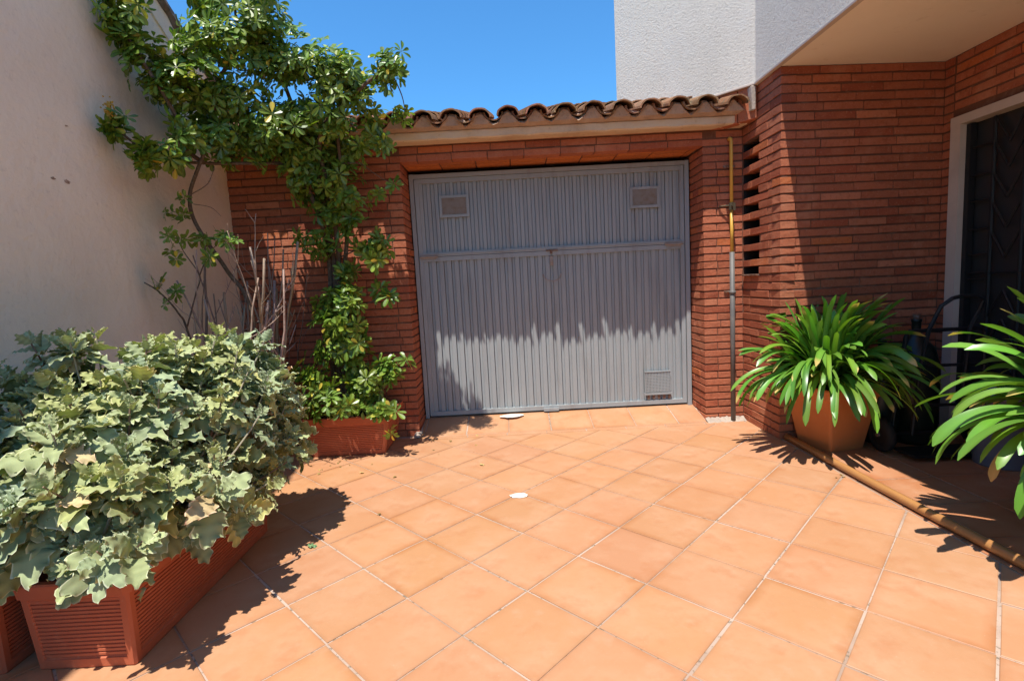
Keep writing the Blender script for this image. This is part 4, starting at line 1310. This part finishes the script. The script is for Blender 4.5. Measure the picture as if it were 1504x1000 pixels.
for xx in (2.325, 2.93):
    mb = MB(); seg = 28
    v = []; f = []
    for i, (dx, rr2) in enumerate(((-0.022, 0.055), (-0.026, 0.085), (-0.018, 0.105), (0, 0.110), (0.018, 0.105), (0.026, 0.085), (0.022, 0.055))):
        for k in range(seg):
            a = 2 * math.pi * k / seg; v.append((xx + dx, 3.16 + rr2 * math.cos(a), 0.112 + rr2 * math.sin(a)))
    for i in range(6):
        for k in range(seg): f.append((i * seg + k, i * seg + (k + 1) % seg, (i + 1) * seg + (k + 1) % seg, (i + 1) * seg + k))
    mb.add(v, f)
    wh = mb.build('wheel', 'rubber', ht, smooth=True)
    mb = MB(); mb.tube([(xx - 0.02, 3.16, 0.112), (xx + 0.02, 3.16, 0.112)], 0.056, 20); mb.tube([(xx - 0.032, 3.16, 0.112), (xx + 0.032, 3.16, 0.112)], 0.014, 10, mi=1)
    mb.build('hub', ['iron', 'rust'], wh)
mb = MB(); mb.tube([(2.33, 3.16, 0.112), (2.93, 3.16, 0.112)], 0.010, 8); mb.build('axle', 'iron', ht)

def lathe(mb, cx, cy, prof, seg=24, mi=0):
    v = []; f = []
    for r_, z in prof:
        for k in range(seg):
            a = 2 * math.pi * k / seg; v.append((cx + r_ * math.cos(a), cy + r_ * math.sin(a), z))
    for i in range(len(prof) - 1):
        for k in range(seg): f.append((i * seg + k, i * seg + (k + 1) % seg, (i + 1) * seg + (k + 1) % seg, (i + 1) * seg + k))
    f.append(tuple(range(seg))[::-1]); f.append(tuple((len(prof) - 1) * seg + k for k in range(seg)))
    mb.add(v, f, mi=mi)
for (cx, cy, s, lab) in ((2.66, 3.33, 0.86, 'tall dark green glass demijohn behind the hand truck'), (2.46, 3.36, 0.72, 'shorter dark green glass demijohn behind the left bar of the hand truck')):
    dj = thing('demijohn', (cx, cy, 0), lab, 'bottle', 'dark glass demijohns')
    mb = MB(); lathe(mb, cx, cy, [(0.13 * s, 0.0), (0.15 * s, 0.03), (0.155 * s, 0.40 * s), (0.15 * s, 0.62 * s), (0.12 * s, 0.74 * s), (0.05 * s, 0.82 * s), (0.03 * s, 0.86 * s), (0.03 * s, 0.93 * s), (0.036 * s, 0.935 * s), (0.036 * s, 0.955 * s)])
    mb.build('glass_body', 'bottle', dj, smooth=True)
    mb = MB(); lathe(mb, cx, cy, [(0.024 * s, 0.956 * s), (0.026 * s, 0.99 * s)]); mb.build('stopper', 'rust', dj)
bk = thing('bucket', (2.80, 2.88, 0), 'large blue-grey plastic bucket half hidden behind the right-hand plant', 'bucket')
mb = MB(); lathe(mb, 2.80, 2.86, [(0.12, 0.0), (0.125, 0.01), (0.15, 0.40), (0.16, 0.402), (0.16, 0.425), (0.149, 0.425), (0.143, 0.40), (0.118, 0.02)]); mb.build('body', 'bucket', bk, smooth=True)
mb = MB(); mb.tube([(2.80 + 0.158 * math.cos(a), 2.86 - 0.168 * math.sin(a), 0.41 - 0.12 * math.sin(a)) for a in np.linspace(0, math.pi, 14)], 0.004, 6); mb.build('handle', 'iron', bk)


# ================================================================ litter on the tiles
def flake(name, cx, cy, rx, ry, ang, z, m, label, cat, th=0.0015, n=16, group=None):
    mb = MB(); P2 = []
    for k in range(n):
        a = 2 * math.pi * k / n; r_ = random.uniform(0.8, 1.12)
        x, y = rx * math.cos(a) * r_, ry * math.sin(a) * r_
        P2.append((cx + x * math.cos(ang) - y * math.sin(ang), cy + x * math.sin(ang) + y * math.cos(ang)))
    mb.prism(P2, z, z + th)
    return mark(mb.build(name, m), label, cat, group)
flake('paint_flake', -0.008, 2.77, 0.052, 0.035, 0.1, 0.0025, 'chip', 'small white flake lying alone in the middle of the terracotta tiles', 'flake')
flake('plaster_smear', -0.035, 4.29, 0.10, 0.05, 0.0, 0.066, 'chip', 'white plaster smear on the tiled threshold touching the garage door', 'smear', th=0.003)
lm = MB()
def fallen(name, x, y, a, s, cm, label):
    mb = MB(); T, F, C = FELT[2] if s > 0.05 else FELT[4]
    add_inst(mb, T, F, C, np.array([[x, y, 0.012]]), np.array([[math.cos(a), math.sin(a), 0.05]]), np.array([[0.05, 0.1, 1.0]]), [s], np.array([cm]))
    mark(mb.build(name, 'felt', smooth=True), label, 'leaf', 'fallen leaves')
fallen('fallen_leaf', -1.02, 2.30, 0.6, 0.060, (0.5, 0.75, 0.6), 'fallen green leaf in the bush shadow on the tiles')
fallen('fallen_leaf', -0.26, 3.29, 0.4, 0.045, (1.9, 1.3, 0.9), 'small dry yellow leaf on the tiles between the white flake and the garage')
fallen('fallen_leaf', -1.04, 3.25, 1.4, 0.035, (2.0, 1.3, 0.9), 'tiny dry leaf on the tiles in front of the wall planter')

proto = None
for k in range(34):
    q = random.random()
    if q < 0.45: x, y = random.uniform(-1.6, -0.75), random.uniform(3.25, 3.62)
    elif q < 0.65: x, y = random.uniform(-1.25, -0.7), random.uniform(2.0, 3.3)
    elif q < 0.8: x, y = random.uniform(-0.9, -0.3), random.uniform(3.5, 4.0)
    else: x, y = random.uniform(1.7, 1.85), random.uniform(2.6, 3.9)
    a = random.uniform(0, 6.28); sz = random.uniform(0.012, 0.028)
    mb = MB(); T, F, C = FELT[k % 9]
    add_inst(mb, T, F, C, np.array([[x, y, 0.006]]), np.array([[math.cos(a), math.sin(a), 0.05]]), np.array([[0.1, 0.1, 1.0]]), [sz], np.array([[1.2, 0.7, 0.45]]) * random.uniform(0.5, 1.2))
    mark(mb.build('dry_leaf', 'felt', smooth=True), 'tiny curled brown leaf crumb dropped on the sunny terracotta tiles', 'leaf', 'dry leaf crumbs scattered on the tiles')
